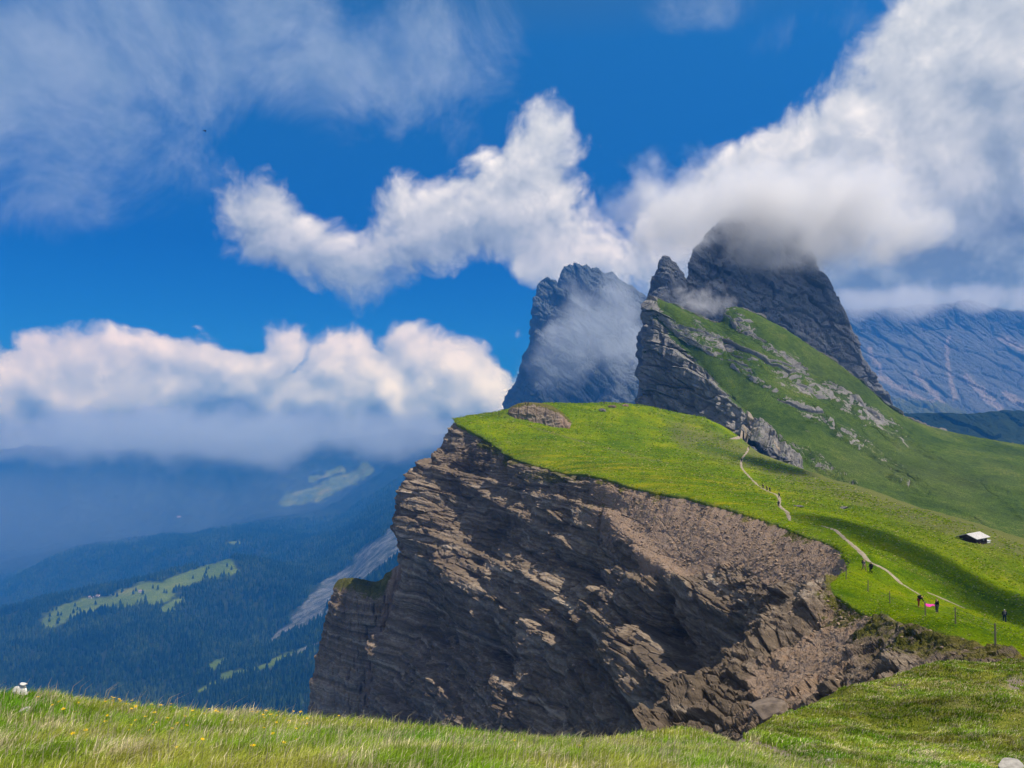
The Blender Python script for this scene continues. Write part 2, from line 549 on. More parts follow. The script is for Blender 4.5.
# ================================================================== THE CLIFF AND ITS MEADOW
EDGE = [  # columns of the face, each from the turf edge down: (px, py, distance)
    [(560, 407, 470), (545, 440, 490), (530, 500, 500), (520, 600, 505), (510, 700, 510), (500, 760, 515), (490, 830, 520)],
    [(510, 412, 425), (485, 445, 445), (462, 500, 452), (440, 600, 455), (420, 700, 458), (405, 760, 460), (395, 830, 462)],
    [(462, 418, 378), (442, 447, 374), (424, 490, 370), (412, 545, 366), (397, 600, 360), (372, 700, 352), (352, 800, 345)],
    [(478, 433, 355), (462, 475, 350), (442, 520, 345), (425, 575, 338), (405, 640, 330), (385, 720, 322), (370, 800, 316)],
    [(508, 452, 328), (500, 490, 323), (487, 540, 317), (465, 610, 308), (440, 680, 300), (420, 740, 292), (400, 820, 286)],
    [(557, 470, 290), (548, 510, 283), (535, 560, 276), (518, 630, 264), (495, 700, 254), (475, 760, 246), (460, 830, 240)],
    [(597, 474, 266), (588, 515, 258), (577, 560, 250), (563, 630, 237), (545, 700, 227), (525, 765, 219), (510, 840, 213)],
    [(640, 487, 240), (626, 530, 229), (612, 575, 221), (600, 640, 211), (585, 705, 201), (565, 770, 193), (550, 840, 187)],
    [(690, 497, 215), (672, 545, 201), (652, 592, 191), (640, 650, 182), (625, 710, 173), (605, 775, 166), (590, 850, 160)],
    [(740, 511, 190), (722, 556, 175), (702, 605, 165), (690, 655, 159), (675, 710, 152), (655, 775, 146), (640, 850, 140)],
    [(790, 528, 162), (770, 570, 149), (752, 607, 144), (735, 645, 142), (715, 700, 138), (690, 760, 134), (670, 840, 128)],
    [(835, 546, 135), (815, 580, 129), (792, 609, 128), (770, 640, 129), (745, 690, 128), (715, 750, 126), (690, 830, 124)],
    [(851, 564, 113), (834, 586, 115), (805, 614, 119), (775, 655, 122), (742, 705, 123), (705, 760, 122), (680, 850, 120)],
    [(834, 584, 98), (812, 597, 97), (784, 622, 96), (755, 647, 95), (724, 671, 93), (685, 698, 91), (650, 733, 88)],
    [(855, 606, 87), (832, 626, 86), (806, 651, 84), (776, 681, 82), (746, 711, 80), (715, 746, 78), (680, 800, 76)],
    [(892, 622, 76), (868, 642, 74), (840, 666, 72), (810, 693, 70), (780, 721, 68), (750, 755, 66), (710, 820, 64)],
    [(942, 632, 63), (920, 652, 61), (893, 674, 59), (862, 700, 57), (828, 730, 55), (795, 765, 53), (760, 830, 51)],
    [(1012, 658, 50), (985, 668, 48), (955, 684, 46), (920, 707, 44), (890, 732, 42), (850, 775, 40), (810, 840, 38)],
    [(1100, 690, 40), (1070, 700, 37), (1040, 715, 34), (1010, 740, 31), (980, 770, 29), (940, 800, 27), (900, 850, 25)],
]
C3 = np.array([[P(*q) for q in c] for c in EDGE])                 # [columns, rows, 3]
NS, NT = 1080, 420
cl = loft(C3, NS, NT)
s_i = np.linspace(0, len(EDGE) - 1, NS)[:, None] * np.ones((1, NT))
t_i = np.linspace(0, 6, NT)[None, :] * np.ones((NS, 1))
qx, qy = proj(cl)


def at_px(g, px, py, gx, gy):
    k = np.argmin((gx - px) ** 2 + (gy - py) ** 2)
    return g.reshape(-1, 3)[k]


# fit the bedding plane to three ledges traced on the face
lines = [[(463, 479), (520, 515), (577, 548)], [(414, 534), (473, 578)], [(404, 584), (507, 619)], [(640, 594), (752, 624)], [(612, 528), (646, 568), (690, 606)]]
A, R = [], []
for k, ln in enumerate(lines):
    for q in ln:
        p = at_px(cl, *q, qx, qy)
        row = [p[0], p[1]] + [0] * len(lines)
        row[2 + k] = 1
        A.append(row)
        R.append(p[2])
sol = np.linalg.lstsq(np.array(A, float), np.array(R), rcond=None)[0]
NB = (-float(sol[0]), -float(sol[1]), 1.0)
print("bedding", NB)

def blur(a, k, ax):
    pad = [(0, 0)] * a.ndim
    pad[ax] = (k, k)
    c = np.cumsum(np.pad(a, pad, 'edge'), axis=ax)
    n = a.shape[ax]
    hi = np.take(c, np.arange(2 * k, 2 * k + n), axis=ax)
    lo_ = np.concatenate([np.zeros_like(np.take(c, [0], axis=ax)), np.take(c, np.arange(0, n - 1), axis=ax)], axis=ax)
    return (hi - lo_) / (2 * k + 1)


nrm = blur(blur(normals(cl), 45, 0), 25, 1)
nrm /= np.linalg.norm(nrm, axis=-1, keepdims=True)
if (nrm[NS // 2, NT // 2] * np.array([-1, -.3, .3])).sum() < 0:
    nrm = -nrm
mid_s = sst(5.2, 7.2, s_i) * (1 - sst(12.2, 12.9, s_i))
near_s = sst(12.6, 13.6, s_i)
lo = fbm(cl / 22.0, 4)
scree = mid_s * (1 - sst(1.15, 1.75, t_i + lo * .9)) + near_s * np.clip(.66 * (1 - sst(2.6, 4.6, t_i + lo * 1.6)) - .55 * sst(.05, .4, fbm(cl / 6.5 + 31, 4)), 0, 1)
scree = scree * (1 - near_s) + near_s * np.clip(.85 * np.exp(-(polydist(qx, qy, [(850, 612), (815, 655), (775, 690)]) / 26) ** 2) + .25 * (s_i > 14) - .3 * sst(.1, .4, fbm(cl / 6.5 + 31, 4)), 0, 1)
scree = np.clip(scree + (1 - mid_s) * .12, 0, 1)
gr = (1 - sst(.05, .42, t_i + fbm(cl / 9.0, 5) * .55)) * (0.55 + .25 * np.sin(s_i * 2.1))
gr = gr * (1 - near_s) + near_s * (1 - sst(.3, 2.1 + 1.2 * sst(14, 16, s_i), t_i + fbm(cl / 5.0, 5) * 1.6)) * .60
gr = np.maximum(gr, .34 * sst(3.5, 4.5, s_i) * (1 - sst(8.5, 10.5, s_i)) * (1 - sst(.45, .95, t_i + .8 * lo)))
gr = np.maximum(gr, .62 * np.exp(-((qx - 560) / 60) ** 2 - ((qy - 478) / 13) ** 2))
gr = np.maximum(gr, .45 * np.exp(-((qx - 600) / 34) ** 2 - ((qy - 505) / 30) ** 2))

pxm = np.clip(np.sqrt((cl ** 2).sum(-1)) / 250.0, .28, 1.5)       # detail follows the size of the blocks, larger on the big face
b = cl @ np.array(NB) + 1.6 * fbm(cl / 60.0, 2)
along = cl[..., 1] * .95 - cl[..., 0] * .3 + 2.0 * fbm(cl / 12.0, 3)


def beds(T, amp, blk):
    i = np.floor(b / T)
    f = b / T - i

    def block(i):
        c = along / (T * blk) + rnd(i, i * 0 + 11) * 7
        j = np.floor(c)
        fj = c - j
        return rnd(i, j) + .7 * rnd(i, i * 0 + 5) - .5 * (1 - np.minimum(sst(0, .10, fj), 1 - sst(.90, 1, fj)))
    w = sst(.84, 1, f)
    return amp * (block(i) * (1 - w) + block(i + 1) * w + .25 * f * (1 - w) - .85)


rocky = 1 - .88 * scree
rough_mod = .55 + .9 * sst(-.25, .35, fbm(cl / 28.0 + 9, 3))
h = rocky * rough_mod * (beds(9.5, 5.2, 3.4) + beds(3.1, 1.9, 3.2) + beds(1.15, .55, 3.0)) * (1 - .85 * sst(8.2, 9.6, s_i))
h = h + rocky * (2.2 * fbm(cl / 15.0, 5, .5, True) + 1.4 * fbm(np.stack([along / 9, b / 40, along * 0], -1), 4)) * pxm ** .5
h = h + (.35 * fbm(cl / 2.2, 4, .6) + .25 * scree * fbm(cl / 1.3, 4, .65)) * pxm
h = h + sst(9.4, 10.8, s_i) * (1.1 * fbm(cl / 7.0, 4, .5, True) * (1 - .5 * scree) + .28 * fbm(cl / .9, 4, .65) - .3)
h = h + rocky * (blocks(cl, NB, 5.0, 19.0, 1.9, 1.3) + blocks(cl + 50, NB, 1.4, 6.5, .6, .5)) * (1 - sst(9.0, 10.5, s_i))
h = h + sst(8.6, 10.0, s_i) * (1 - .95 * scree) * (1 - .9 * np.clip(gr * 1.3, 0, 1)) * (blocks(cl, NB, 2.4, 4.6, 1.7, 1.3) + blocks(cl + 31, NB, .8, 1.5, .55, .45))
# ribs and gullies of the face
for ln, amp, w in [
    ([(604, 606), (640, 650), (690, 700)], 5.0, 20), ([(596, 552), (575, 600), (556, 660), (560, 735)], -5.0, 17),
    ([(524, 560), (545, 640), (510, 720)], 3.5, 26), ([(740, 628), (690, 655), (650, 610)], -3.5, 18),
    ([(470, 600), (440, 690)], 3.0, 24), ([(450, 520), (430, 590), (410, 660)], -2.2, 15), ([(812, 600), (785, 622), (740, 660)], 1.2, 10),
    ([(850, 590), (790, 640), (750, 665)], -1.8, 9), ([(770, 712), (800, 700)], 1.6, 16), ([(610, 520), (650, 560), (720, 610), (750, 622)], 2.6, 9),
    ([(445, 472), (463, 480), (520, 515), (577, 549)], 3.2, 6), ([(450, 500), (520, 540), (570, 575)], -2.4, 16),
    ([(408, 528), (440, 550), (478, 585)], 2.4, 9), ([(402, 610), (460, 640), (520, 665)], -2.0, 10), ([(418, 500), (450, 545), (480, 590)], 7.5, 30), ([(425, 625), (500, 660)], -4.0, 24), ([(560, 590), (600, 640), (640, 700)], 2.5, 18), ([(640, 618), (700, 640), (745, 650)], -2.4, 12),
]:
    h = h + (s_i < 10.8 if ln[0][0] < 760 and amp != 1.6 else 1) * amp * np.exp(-(polydist(qx + 9 * lo, qy + 9 * lo, ln) / w) ** 2) * pxm ** .6
h = h * sst(0, .28, t_i)
edge0 = cr(C3[:, 0], NS)


def rim_wobble(e, s):
    """in-and-out wander of the turf edge, shared by the cliff and the meadow"""
    k = np.clip(np.linalg.norm(e, axis=-1) / 220.0, .25, 1.4)
    o = np.array([-.95, -.25, .0])
    return o[None] * ((2.2 * fbm(e / 17.0, 3) + 1.6 * fbm(e / 5.0, 4) + .8 * fbm(e / 1.4, 3)) * k)[:, None]


cliff_p = cl + nrm * h[..., None] + rim_wobble(edge0, None)[:, None, :] * (1 - sst(0, .8, t_i))[..., None]
rock = rock_mat('bedded_rock', NB, (.056, .045, .033), (.170, .132, .094), (.46, .385, .295), scree=(.255, .178, .118))
cliff = grid_obj('cliff', cliff_p, rock, False, {'scree': scree, 'grass': gr})
tag(cliff, 'huge brown layered cliff falling away below the bright green meadow', 'cliff', kind='structure')

# lower outcrop beside the foot of the cliff
OUT = [
    [(300, 830, 400), (322, 640, 396), (341, 586, 386), (334, 590, 378), (322, 640, 372), (312, 690, 366), (300, 830, 355)],
    [(320, 830, 405), (345, 640, 398), (356, 583, 386), (352, 590, 370), (338, 640, 364), (330, 700, 358), (318, 830, 348)],
    [(340, 830, 410), (360, 640, 400), (376, 585, 386), (372, 599, 364), (358, 645, 358), (348, 705, 352), (335, 830, 342)],
    [(370, 830, 410), (385, 640, 400), (396, 570, 384), (392, 590, 366), (378, 645, 358), (368, 705, 352), (355, 830, 342)],
    [(400, 830, 410), (410, 640, 402), (415, 560, 386), (412, 590, 372), (400, 645, 364), (390, 705, 356), (380, 830, 346)],
]
ol = loft(np.array([[P(*q) for q in c] for c in OUT]), 230, 300)
on = normals(ol)
if on[115, 220] @ np.array([-.3, -1, .2]) < 0:
    on = -on
b = ol @ np.array(NB)
along = ol[..., 0] + 1.5 * fbm(ol / 9, 3)
oh = beds(5.0, 1.6, 1.5) + beds(1.8, .6, 2) + 2.0 * fbm(ol / 12, 6, .55, True)
ol_t = np.linspace(0, 6, 300)[None, :] * np.ones((230, 1))
ol = ol + on * (oh * np.where((ol_t > 1.8) & (ol_t < 3.1), .35, 1))[..., None]
og = np.exp(-((ol_t - 2.5) / .62) ** 2) * (1 - sst(.62, .8, np.linspace(0, 1, 230)[:, None])) * 1.0
og = np.maximum(og, .0)
outcrop = grid_obj('rock_outcrop', ol, rock, False, {'scree': .2 + .7 * sst(.6, .8, np.linspace(0, 1, 230)[:, None]) * np.ones_like(og), 'grass': og})
tag(outcrop, 'grass topped rock pillar at the left foot of the cliff', 'rock outcrop', kind='structure')

# ---- meadow
MEAD = [  # for each edge column: points from the edge rightwards and over the far brow
    [(600, 440, 520), (650, 440, 520), (700, 440, 520), (760, 460, 520), (800, 490, 520), (850, 540, 530)],
    [(545, 405, 436), (590, 404, 440), (625, 404, 440), (672, 412, 442), (735, 434, 445), (800, 500, 470)],
    [(505, 421, 380), (560, 422, 386), (620, 422, 394), (690, 432, 402), (750, 447, 408), (820, 520, 440)],
    [(520, 436, 356), (570, 436, 360), (630, 437, 366), (700, 445, 372), (770, 459, 378), (850, 535, 410)],
    [(555, 450, 330), (610, 450, 334), (670, 453, 339), (735, 460, 344), (805, 471, 350), (890, 545, 380)],
    [(600, 464, 292), (650, 464, 297), (705, 467, 303), (765, 474, 309), (840, 483, 318), (920, 555, 345)],
    [(640, 472, 268), (690, 473, 273), (740, 478, 279), (800, 484, 285), (880, 495, 294), (960, 565, 320)],
    [(675, 483, 242), (720, 485, 247), (765, 489, 253), (825, 495, 260), (915, 507, 268), (1000, 575, 295)],
    [(720, 496, 217), (760, 497, 222), (800, 501, 228), (860, 508, 236), (960, 519, 246), (1050, 585, 270)],
    [(765, 509, 192), (795, 509, 197), (835, 512, 204), (900, 519, 212), (1010, 535, 224), (1110, 600, 245)],
    [(810, 525, 165), (838, 524, 171), (880, 528, 180), (940, 535, 190), (1060, 552, 205), (1180, 620, 225)],
    [(850, 543, 138), (878, 545, 146), (920, 549, 156), (975, 555, 167), (1100, 576, 185), (1230, 645, 205)],
    [(868, 560, 117), (898, 564, 126), (940, 571, 136), (1000, 582, 148), (1130, 604, 165), (1280, 680, 185)],
    [(858, 577, 102), (890, 580, 109), (935, 588, 117), (1005, 601, 127), (1150, 630, 142), (1320, 710, 160)],
    [(872, 599, 91), (902, 600, 97), (945, 607, 103), (1015, 620, 110), (1170, 655, 122), (1360, 740, 140)],
    [(908, 617, 79), (930, 616, 84), (968, 622, 89), (1030, 635, 95), (1190, 680, 105), (1400, 780, 120)],
    [(957, 630, 66), (976, 631, 70), (1010, 637, 74), (1070, 652, 79), (1240, 710, 87), (1450, 820, 100)],
    [(1025, 655, 52), (1045, 657, 55), (1080, 664, 58), (1150, 685, 62), (1320, 750, 70), (1550, 870, 80)],
    [(1120, 692, 41), (1145, 695, 43), (1190, 707, 45), (1280, 740, 48), (1450, 820, 54), (1700, 950, 62)],
]
lip = C3[:, 0] + (C3[:, 1] - C3[:, 0]) * .10 - np.array([0, 0, .4])
M3 = np.stack([np.concatenate([lip[k:k + 1], C3[k, :1] + [[0, 0, .05]], [P(*q) for q in MEAD[k]]]) for k in range(len(EDGE))])
mu = np.concatenate([np.linspace(0, 1, 9)[:-1], np.linspace(1, 7, 330)])
ms = np.linspace(0, len(EDGE) - 1, 760)
ml = cr(M3, ms)
ml = np.swapaxes(cr(np.swapaxes(ml, 0, 1), mu), 0, 1)
mui = mu[None, :] * np.ones((760, 1))
mh = 1.3 * fbm(ml / 24.0, 5) + .34 * fbm(ml / 5.0, 4) + .10 * fbm(ml / 1.2, 2)
ml[..., 2] += mh * sst(.6, 2.0, mui)
ml = ml + rim_wobble(cr(C3[:, 0], ms), None)[:, None, :] * (1 - sst(1.0, 1.7, mui))[..., None]
mqx, mqy = proj(ml)

mm, t, bs, _ = new_mat('meadow_turf')
pos = nd(t, 'ShaderNodeNewGeometry').outputs['Position']
gc, gn = grass_colour(t, pos, 1.0, a=(.050, .105, .0), b=(.118, .182, .0), c=(.200, .232, .0), dry=(.135, .125, .035), dry_amt=.35)
st = nd(t, 'ShaderNodeMapping', None, Vector=pos, Rotation=(0, 0, .5), Scale=(.05, .5, .3))
yel = mr(t, noise(t, st.outputs[0], .35, 5, .6), .50, .68, 0, .80, True)
gc = mixc(t, mth(t, 'MULTIPLY', yel, attr(t, 'flower').outputs['Fac']), gc, (.30, .25, .006))
gc = mixc(t, mr(t, mth(t, 'ADD', attr(t, 'dry').outputs['Fac'], mth(t, 'MULTIPLY', mth(t, 'SUBTRACT', noise(t, pos, .12, 5, .6), .5), .9)), .3, .9, 0, .8, True), gc, (.125, .130, .045))
gc = mixc(t, mr(t, mth(t, 'ADD', attr(t, 'dark_band').outputs['Fac'], mth(t, 'MULTIPLY', mth(t, 'SUBTRACT', noise(t, pos, .12, 5, .6), .5), .7)), .3, .8, 0, .75, True), gc, (.040, .085, .005))
t.links.new(gc, bs.inputs['Base Color'])
bp = nd(t, 'ShaderNodeBump', None, Strength=.9, Distance=.5, Height=noise(t, pos, 1.3, 7, .75))
t.links.new(bp.outputs[0], bs.inputs['Normal'])
flower = np.exp(-((mqy - (468 + (mqx - 600) * .22)) / 22) ** 2) * sst(470, 560, mqx) * (1 - sst(790, 850, mqx))
dry = sst(640, 690, mqx) * np.exp(-((mqy - (424 + (mqx - 650) * .33)) / 17) ** 2) + np.exp(-((mqy - (497 + (mqx - 880) * .31)) / 7) ** 2) * sst(800, 860, mqx)
dry = np.clip(dry + .5 * (1 - sst(.9, 1.25, mui)) + .8 * np.exp(-(polydist(mqx, mqy, [(528, 426), (580, 441), (640, 457), (668, 463)]) / 1.3) ** 2), 0, 1)
dark_band = np.exp(-(polydist(mqx, mqy, [(700, 446), (760, 462), (800, 470)]) / 6) ** 2) * .8 + np.exp(-(polydist(mqx, mqy, [(620, 412), (680, 432)]) / 5) ** 2) * .5  # lower band: small cloud's shadow put into the turf as darker green
meadow = grid_obj('meadow', ml, mm, True, {'flower': flower, 'dry': dry, 'dark_band': dark_band})
tag(meadow, 'bright green sloping alpine meadow on top of the cliff', 'meadow', kind='structure')

# ================================================================== NEAR GROUND (the viewer's slope and the mound on the right)
near_pts = [(0, 0, -1.7), (-6, 0, -1.3), (7, 0, -2.6), (0, -8, -.4), (-10, -8, 0), (12, -8, -1.4), (14, 2, -4.4), (-12, 3, -1.7)]
near_pts = [np.array(q, float) for q in near_pts]
for q in [(0, 768, 3.6), (130, 768, 3.6), (260, 768, 3.7), (400, 768, 3.9), (520, 768, 4.1), (640, 768, 4.5), (720, 768, 5.2), (790, 768, 6.6),
          (-150, 712, 5.6), (0, 702, 6.0), (30, 698, 5.8), (100, 708, 6.2), (200, 718, 6.6), (300, 722, 7.0), (400, 730, 7.5), (500, 739, 8.0), (560, 744, 8.5),
          (605, 744, 9.0), (645, 740, 10), (690, 733, 11), (720, 735, 11.5), (760, 741, 12.2), (800, 750, 11.5),
          (150, 741, 4.7), (350, 750, 5.2), (550, 760, 5.8), (650, 757, 6.6), (720, 753, 7.8),
          (830, 768, 9.6), (900, 768, 11.5), (960, 768, 12), (1024, 768, 12), (1150, 768, 12.5),
          (812, 748, 13.5), (850, 738, 16), (900, 730, 17.5), (960, 722, 18), (1024, 716, 18.5), (1150, 715, 19),
          (784, 728, 17), (832, 706, 22), (890, 683, 27), (952, 668, 31), (1024, 665, 32), (1120, 670, 32),
          (900, 705, 22), (960, 693, 24), (1024, 690, 25), (1120, 690, 25)]:
    near_pts.append(P(*q))
near_pts = np.array(near_pts)


def tps_fit(pts, lam=.03):
    xy = pts[:, :2]
    r = np.linalg.norm(xy[:, None] - xy[None], axis=-1)
    K = -r - lam * np.eye(len(pts))
    Q = np.concatenate([np.ones((len(pts), 1)), xy], 1)
    M = np.block([[K, Q], [Q.T, np.zeros((3, 3))]])
    w = np.linalg.solve(M, np.concatenate([pts[:, 2], np.zeros(3)]))

    def ev(x, y):
        sh = x.shape
        x, y = x.ravel(), y.ravel()
        out = np.empty(len(x))
        for k in range(0, len(x), 60000):
            xx, yy = x[k:k + 60000], y[k:k + 60000]
            r = np.hypot(xx[:, None] - xy[None, :, 0], yy[:, None] - xy[None, :, 1])
            out[k:k + 60000] = -r @ w[:-3] + w[-3] + w[-2] * xx + w[-1] * yy
        return out.reshape(sh)
    return ev


near_z0 = tps_fit(near_pts)
_br = np.array([P(*q)[:2] for q in [(-400, 700, 5.3), (-150, 700, 5.6), (0, 691, 6.0), (100, 697, 6.2), (200, 708, 6.6), (300, 714, 7.0), (400, 724, 7.5), (500, 735, 8.0), (560, 741, 8.5),
                                    (605, 741, 9.0), (645, 737, 10), (690, 729, 11), (720, 731, 11.5), (752, 738, 12.4), (784, 728, 17), (832, 706, 22), (890, 683, 27), (952, 668, 31), (1024, 665, 33), (1120, 670, 34)]])


def brow(x):
    return np.interp(x, _br[:, 0], _br[:, 1])




_dip = [tuple(P(*q)[:2]) for q in [(738, 737, 12.6), (775, 750, 11.8), (805, 765, 10.8), (835, 790, 9.6)]]


def near_z(x, y):
    q = np.stack([x, y, x * 0], -1)
    far = sst(10, 18, y)
    d = np.maximum(0, y - brow(x) - .25)
    drop = np.where(d < 3, d * d * .22, .22 * 9 + (d - 3) * 1.32)
    return near_z0(x, y) - drop - .38 * np.exp(-(polydist(x, y, _dip) / .75) ** 2) + .05 * fbm(q / .7, 4) * (1 - far * .3) + far * (.50 * fbm(q / 3.2, 4) + .16 * fbm(q / 1.1, 4, .55, True) - .35 * sst(.32, .5, fbm(q / 1.5 + 40, 3)))


nx, ny = np.meshgrid(np.linspace(-14, 34, 560), np.linspace(-8, 42, 620), indexing='xy')
near_g = np.stack([nx, ny, near_z(nx, ny)], -1)
gm_, t, bs, _ = new_mat('slope_turf')
pos = nd(t, 'ShaderNodeNewGeometry').outputs['Position']
gc, gn = grass_colour(t, pos, 9.0, a=(.07, .09, .012), b=(.13, .155, .018), c=(.20, .20, .035), dry=(.28, .235, .13), dry_amt=.6)
bare = attr(t, 'bare').outputs['Fac']
so = mixc(t, noise(t, pos, 3, 7, .7), (.12, .09, .065), (.34, .29, .23))
gc = mixc(t, mr(t, mth(t, 'ADD', bare, mth(t, 'MULTIPLY', mth(t, 'SUBTRACT', noise(t, pos, 2.0, 6, .7), .5), 1.2)), .42, .62, 0, 1, True), gc, so)
t.links.new(gc, bs.inputs['Base Color'])
bp = nd(t, 'ShaderNodeBump', None, Strength=.8, Distance=.06, Height=noise(t, pos, 9, 7, .7))
t.links.new(bp.outputs[0], bs.inputs['Normal'])
ngx, ngy = proj(near_g)
far = sst(12, 20, near_g[..., 1])
q2 = np.stack([nx, ny, nx * 0], -1)


def bare_fn(x, y, px, py):
    q = np.stack([x, y, x * 0], -1)
    f = sst(13, 20, y)
    ba = .75 * np.exp(-(polydist(px, py, [(735, 738), (770, 748), (800, 760), (830, 775)]) / 5) ** 2) * (y > 3)
    ba = np.maximum(ba, .8 * np.exp(-((px - 640) / 22) ** 2 - ((py - 762) / 7) ** 2))
    ba = np.maximum(ba, .7 * np.exp(-((px - 1015) / 18) ** 2 - ((py - 684) / 11) ** 2))
    ba = np.maximum(ba, f * .8 * sst(.28, .55, fbm(q / 1.7 + 5, 4)))
    ba = np.maximum(ba, (1 - f) * .7 * sst(.32, .55, fbm(q / .55 + 3, 3)))
    return ba


near = grid_obj('grass_slope', near_g, gm_, True, {'bare': bare_fn(nx, ny, ngx, ngy)})
tag(near, 'near grassy slope and rounded mound along the bottom of the view', 'slope', kind='structure')

# ================================================================== MOUNTAINS BEHIND
def flip_to(p, n, want):
    k = n[p.shape[0] // 2, p.shape[1] // 2]
    return n if k @ np.array(want) > 0 else -n


RIDGE = [  # crest down towards the viewer, column by column along the crest
    [(700, 430, 700), (690, 380, 690), (670, 340, 670), (655, 345, 660), (652, 380, 655), (652, 410, 650), (655, 450, 645)],
    [(668, 340, 640), (655, 312, 625), (645, 304, 600), (644, 330, 596), (645, 360, 594), (645, 392, 592), (647, 440, 588)],
    [(680, 340, 640), (668, 310, 620), (657, 302, 592), (663, 325, 578), (667, 352, 570), (672, 390, 563), (679, 440, 556)],
    [(705, 345, 640), (697, 322, 615), (688, 316, 586), (693, 340, 562), (699, 370, 548), (705, 402, 538), (714, 445, 525)],
    [(725, 345, 640), (720, 330, 615), (714, 324, 590), (719, 350, 562), (727, 380, 537), (736, 410, 505), (745, 446, 455)],
    [(745, 335, 640), (738, 318, 620), (730, 308, 602), (741, 345, 562), (753, 385, 525), (764, 420, 485), (778, 470, 405)],
    [(790, 350, 640), (780, 335, 620), (769, 325, 602), (779, 365, 562), (792, 402, 518), (808, 440, 470), (828, 500, 385)],
    [(825, 370, 640), (813, 355, 620), (801, 345, 602), (813, 385, 562), (827, 422, 513), (845, 460, 455), (870, 520, 360)],
    [(860, 395, 640), (848, 380, 620), (836, 368, 602), (849, 407, 560), (865, 443, 506), (887, 478, 440), (920, 540, 340)],
    [(890, 415, 640), (878, 402, 620), (867, 392, 602), (887, 427, 560), (908, 458, 502), (933, 490, 430), (970, 555, 325)],
    [(915, 435, 650), (902, 420, 630), (891, 412, 606), (926, 441, 560), (953, 467, 498), (986, 503, 420), (1030, 570, 315)],
    [(955, 450, 670), (943, 438, 650), (931, 428, 625), (971, 448, 572), (1003, 472, 500), (1044, 512, 412), (1090, 585, 310)],
    [(1020, 460, 700), (1010, 450, 680), (1000, 442, 655), (1045, 455, 590), (1085, 482, 510), (1130, 525, 412), (1180, 600, 310)],
    [(1110, 470, 740), (1100, 460, 715), (1090, 455, 690), (1140, 468, 610), (1180, 495, 520), (1230, 545, 415), (1290, 620, 310)],
]
rl = loft(np.array([[P(*q) for q in c] for c in RIDGE]), 760, 420)
rs_i = np.linspace(0, len(RIDGE) - 1, 760)[:, None] * np.ones((1, 420))
rt_i = np.linspace(0, 6, 420)[None, :] * np.ones((760, 1))
rn = flip_to(rl, normals(rl), (.1, -1, .8))
rx, ry = proj(rl)
NB2 = (.42, -.25, 1.0)
rl[..., 0] += 4.0
b = rl @ np.array(NB2) + 9 * fbm(rl / 90.0, 3)
along = rl[..., 0] + .4 * rl[..., 1]
# rock: the sheer prow and the bands that run down from it beside the turf strips
prow = (1 - sst(0, 9, (rx - (646 + np.maximum(ry - 318, 0) * .92))))
prow = np.maximum(prow, .0) * (ry > 300)
strip = .5 + .5 * np.sin((ry - (rx - 645) * .66 - 300) / 7.0 + 2.0 * fbm(rl / 70.0, 3))
bandm = sst(.70, 1.0, strip + .75 * fbm(rl / 28.0, 5, .6)) * (1 - sst(90, 200, ry - (rx - 645) * .55 - 300 + 30 * fbm(rl / 60., 3)))
bandm = bandm * (1 - .75 * sst(860, 960, rx))
bandm = np.maximum(bandm, .85 * np.exp(-(polydist(rx, ry, [(690, 330), (760, 362), (830, 400), (890, 440)]) / 11) ** 2))
bandm = np.maximum(bandm, .8 * np.exp(-(polydist(rx, ry, [(715, 312), (735, 318), (745, 330)]) / 7) ** 2))
rk = np.clip(np.maximum(prow, bandm), 0, 1)
rk[rt_i < 1.6] = 1
rh = rk * (.35 + .65 * np.clip(prow, 0, 1)) * (blocks(rl, NB2, 9.0, 40.0, 7.0, 4.5) + blocks(rl, NB2, 3.0, 13.0, 2.2, 1.6)) + rk * (beds(26, 4.0, 2.5) * .8 + beds(9, 2.2, 3) + 3.0 * fbm(rl / 25.0, 5, .55, True)) + 2.2 * fbm(rl / 40.0, 5) + .6 * fbm(rl / 8.0, 4)
rh = rh + prow * 5 * fbm(np.stack([rx / 9.0, ry / 90.0, rx * 0], -1), 4, .55, True)
rl = rl + rn * (rh * sst(.0, 2.3, rt_i))[..., None]
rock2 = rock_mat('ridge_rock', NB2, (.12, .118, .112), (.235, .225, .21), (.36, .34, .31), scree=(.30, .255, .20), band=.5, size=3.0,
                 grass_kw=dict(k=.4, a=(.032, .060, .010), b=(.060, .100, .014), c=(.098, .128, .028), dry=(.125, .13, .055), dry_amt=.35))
rsc = .75 * np.exp(-(polydist(rx, ry, [(715, 425), (732, 436), (748, 430)]) / 7) ** 2)
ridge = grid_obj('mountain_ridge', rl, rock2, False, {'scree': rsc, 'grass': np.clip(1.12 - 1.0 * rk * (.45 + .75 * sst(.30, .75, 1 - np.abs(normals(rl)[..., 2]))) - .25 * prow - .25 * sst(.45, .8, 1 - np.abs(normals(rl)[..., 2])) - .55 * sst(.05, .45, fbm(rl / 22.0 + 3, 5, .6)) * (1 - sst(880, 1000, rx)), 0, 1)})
tag(ridge, 'slanted wedge of green turf and grey rock with a sheer left prow', 'mountain', kind='structure')


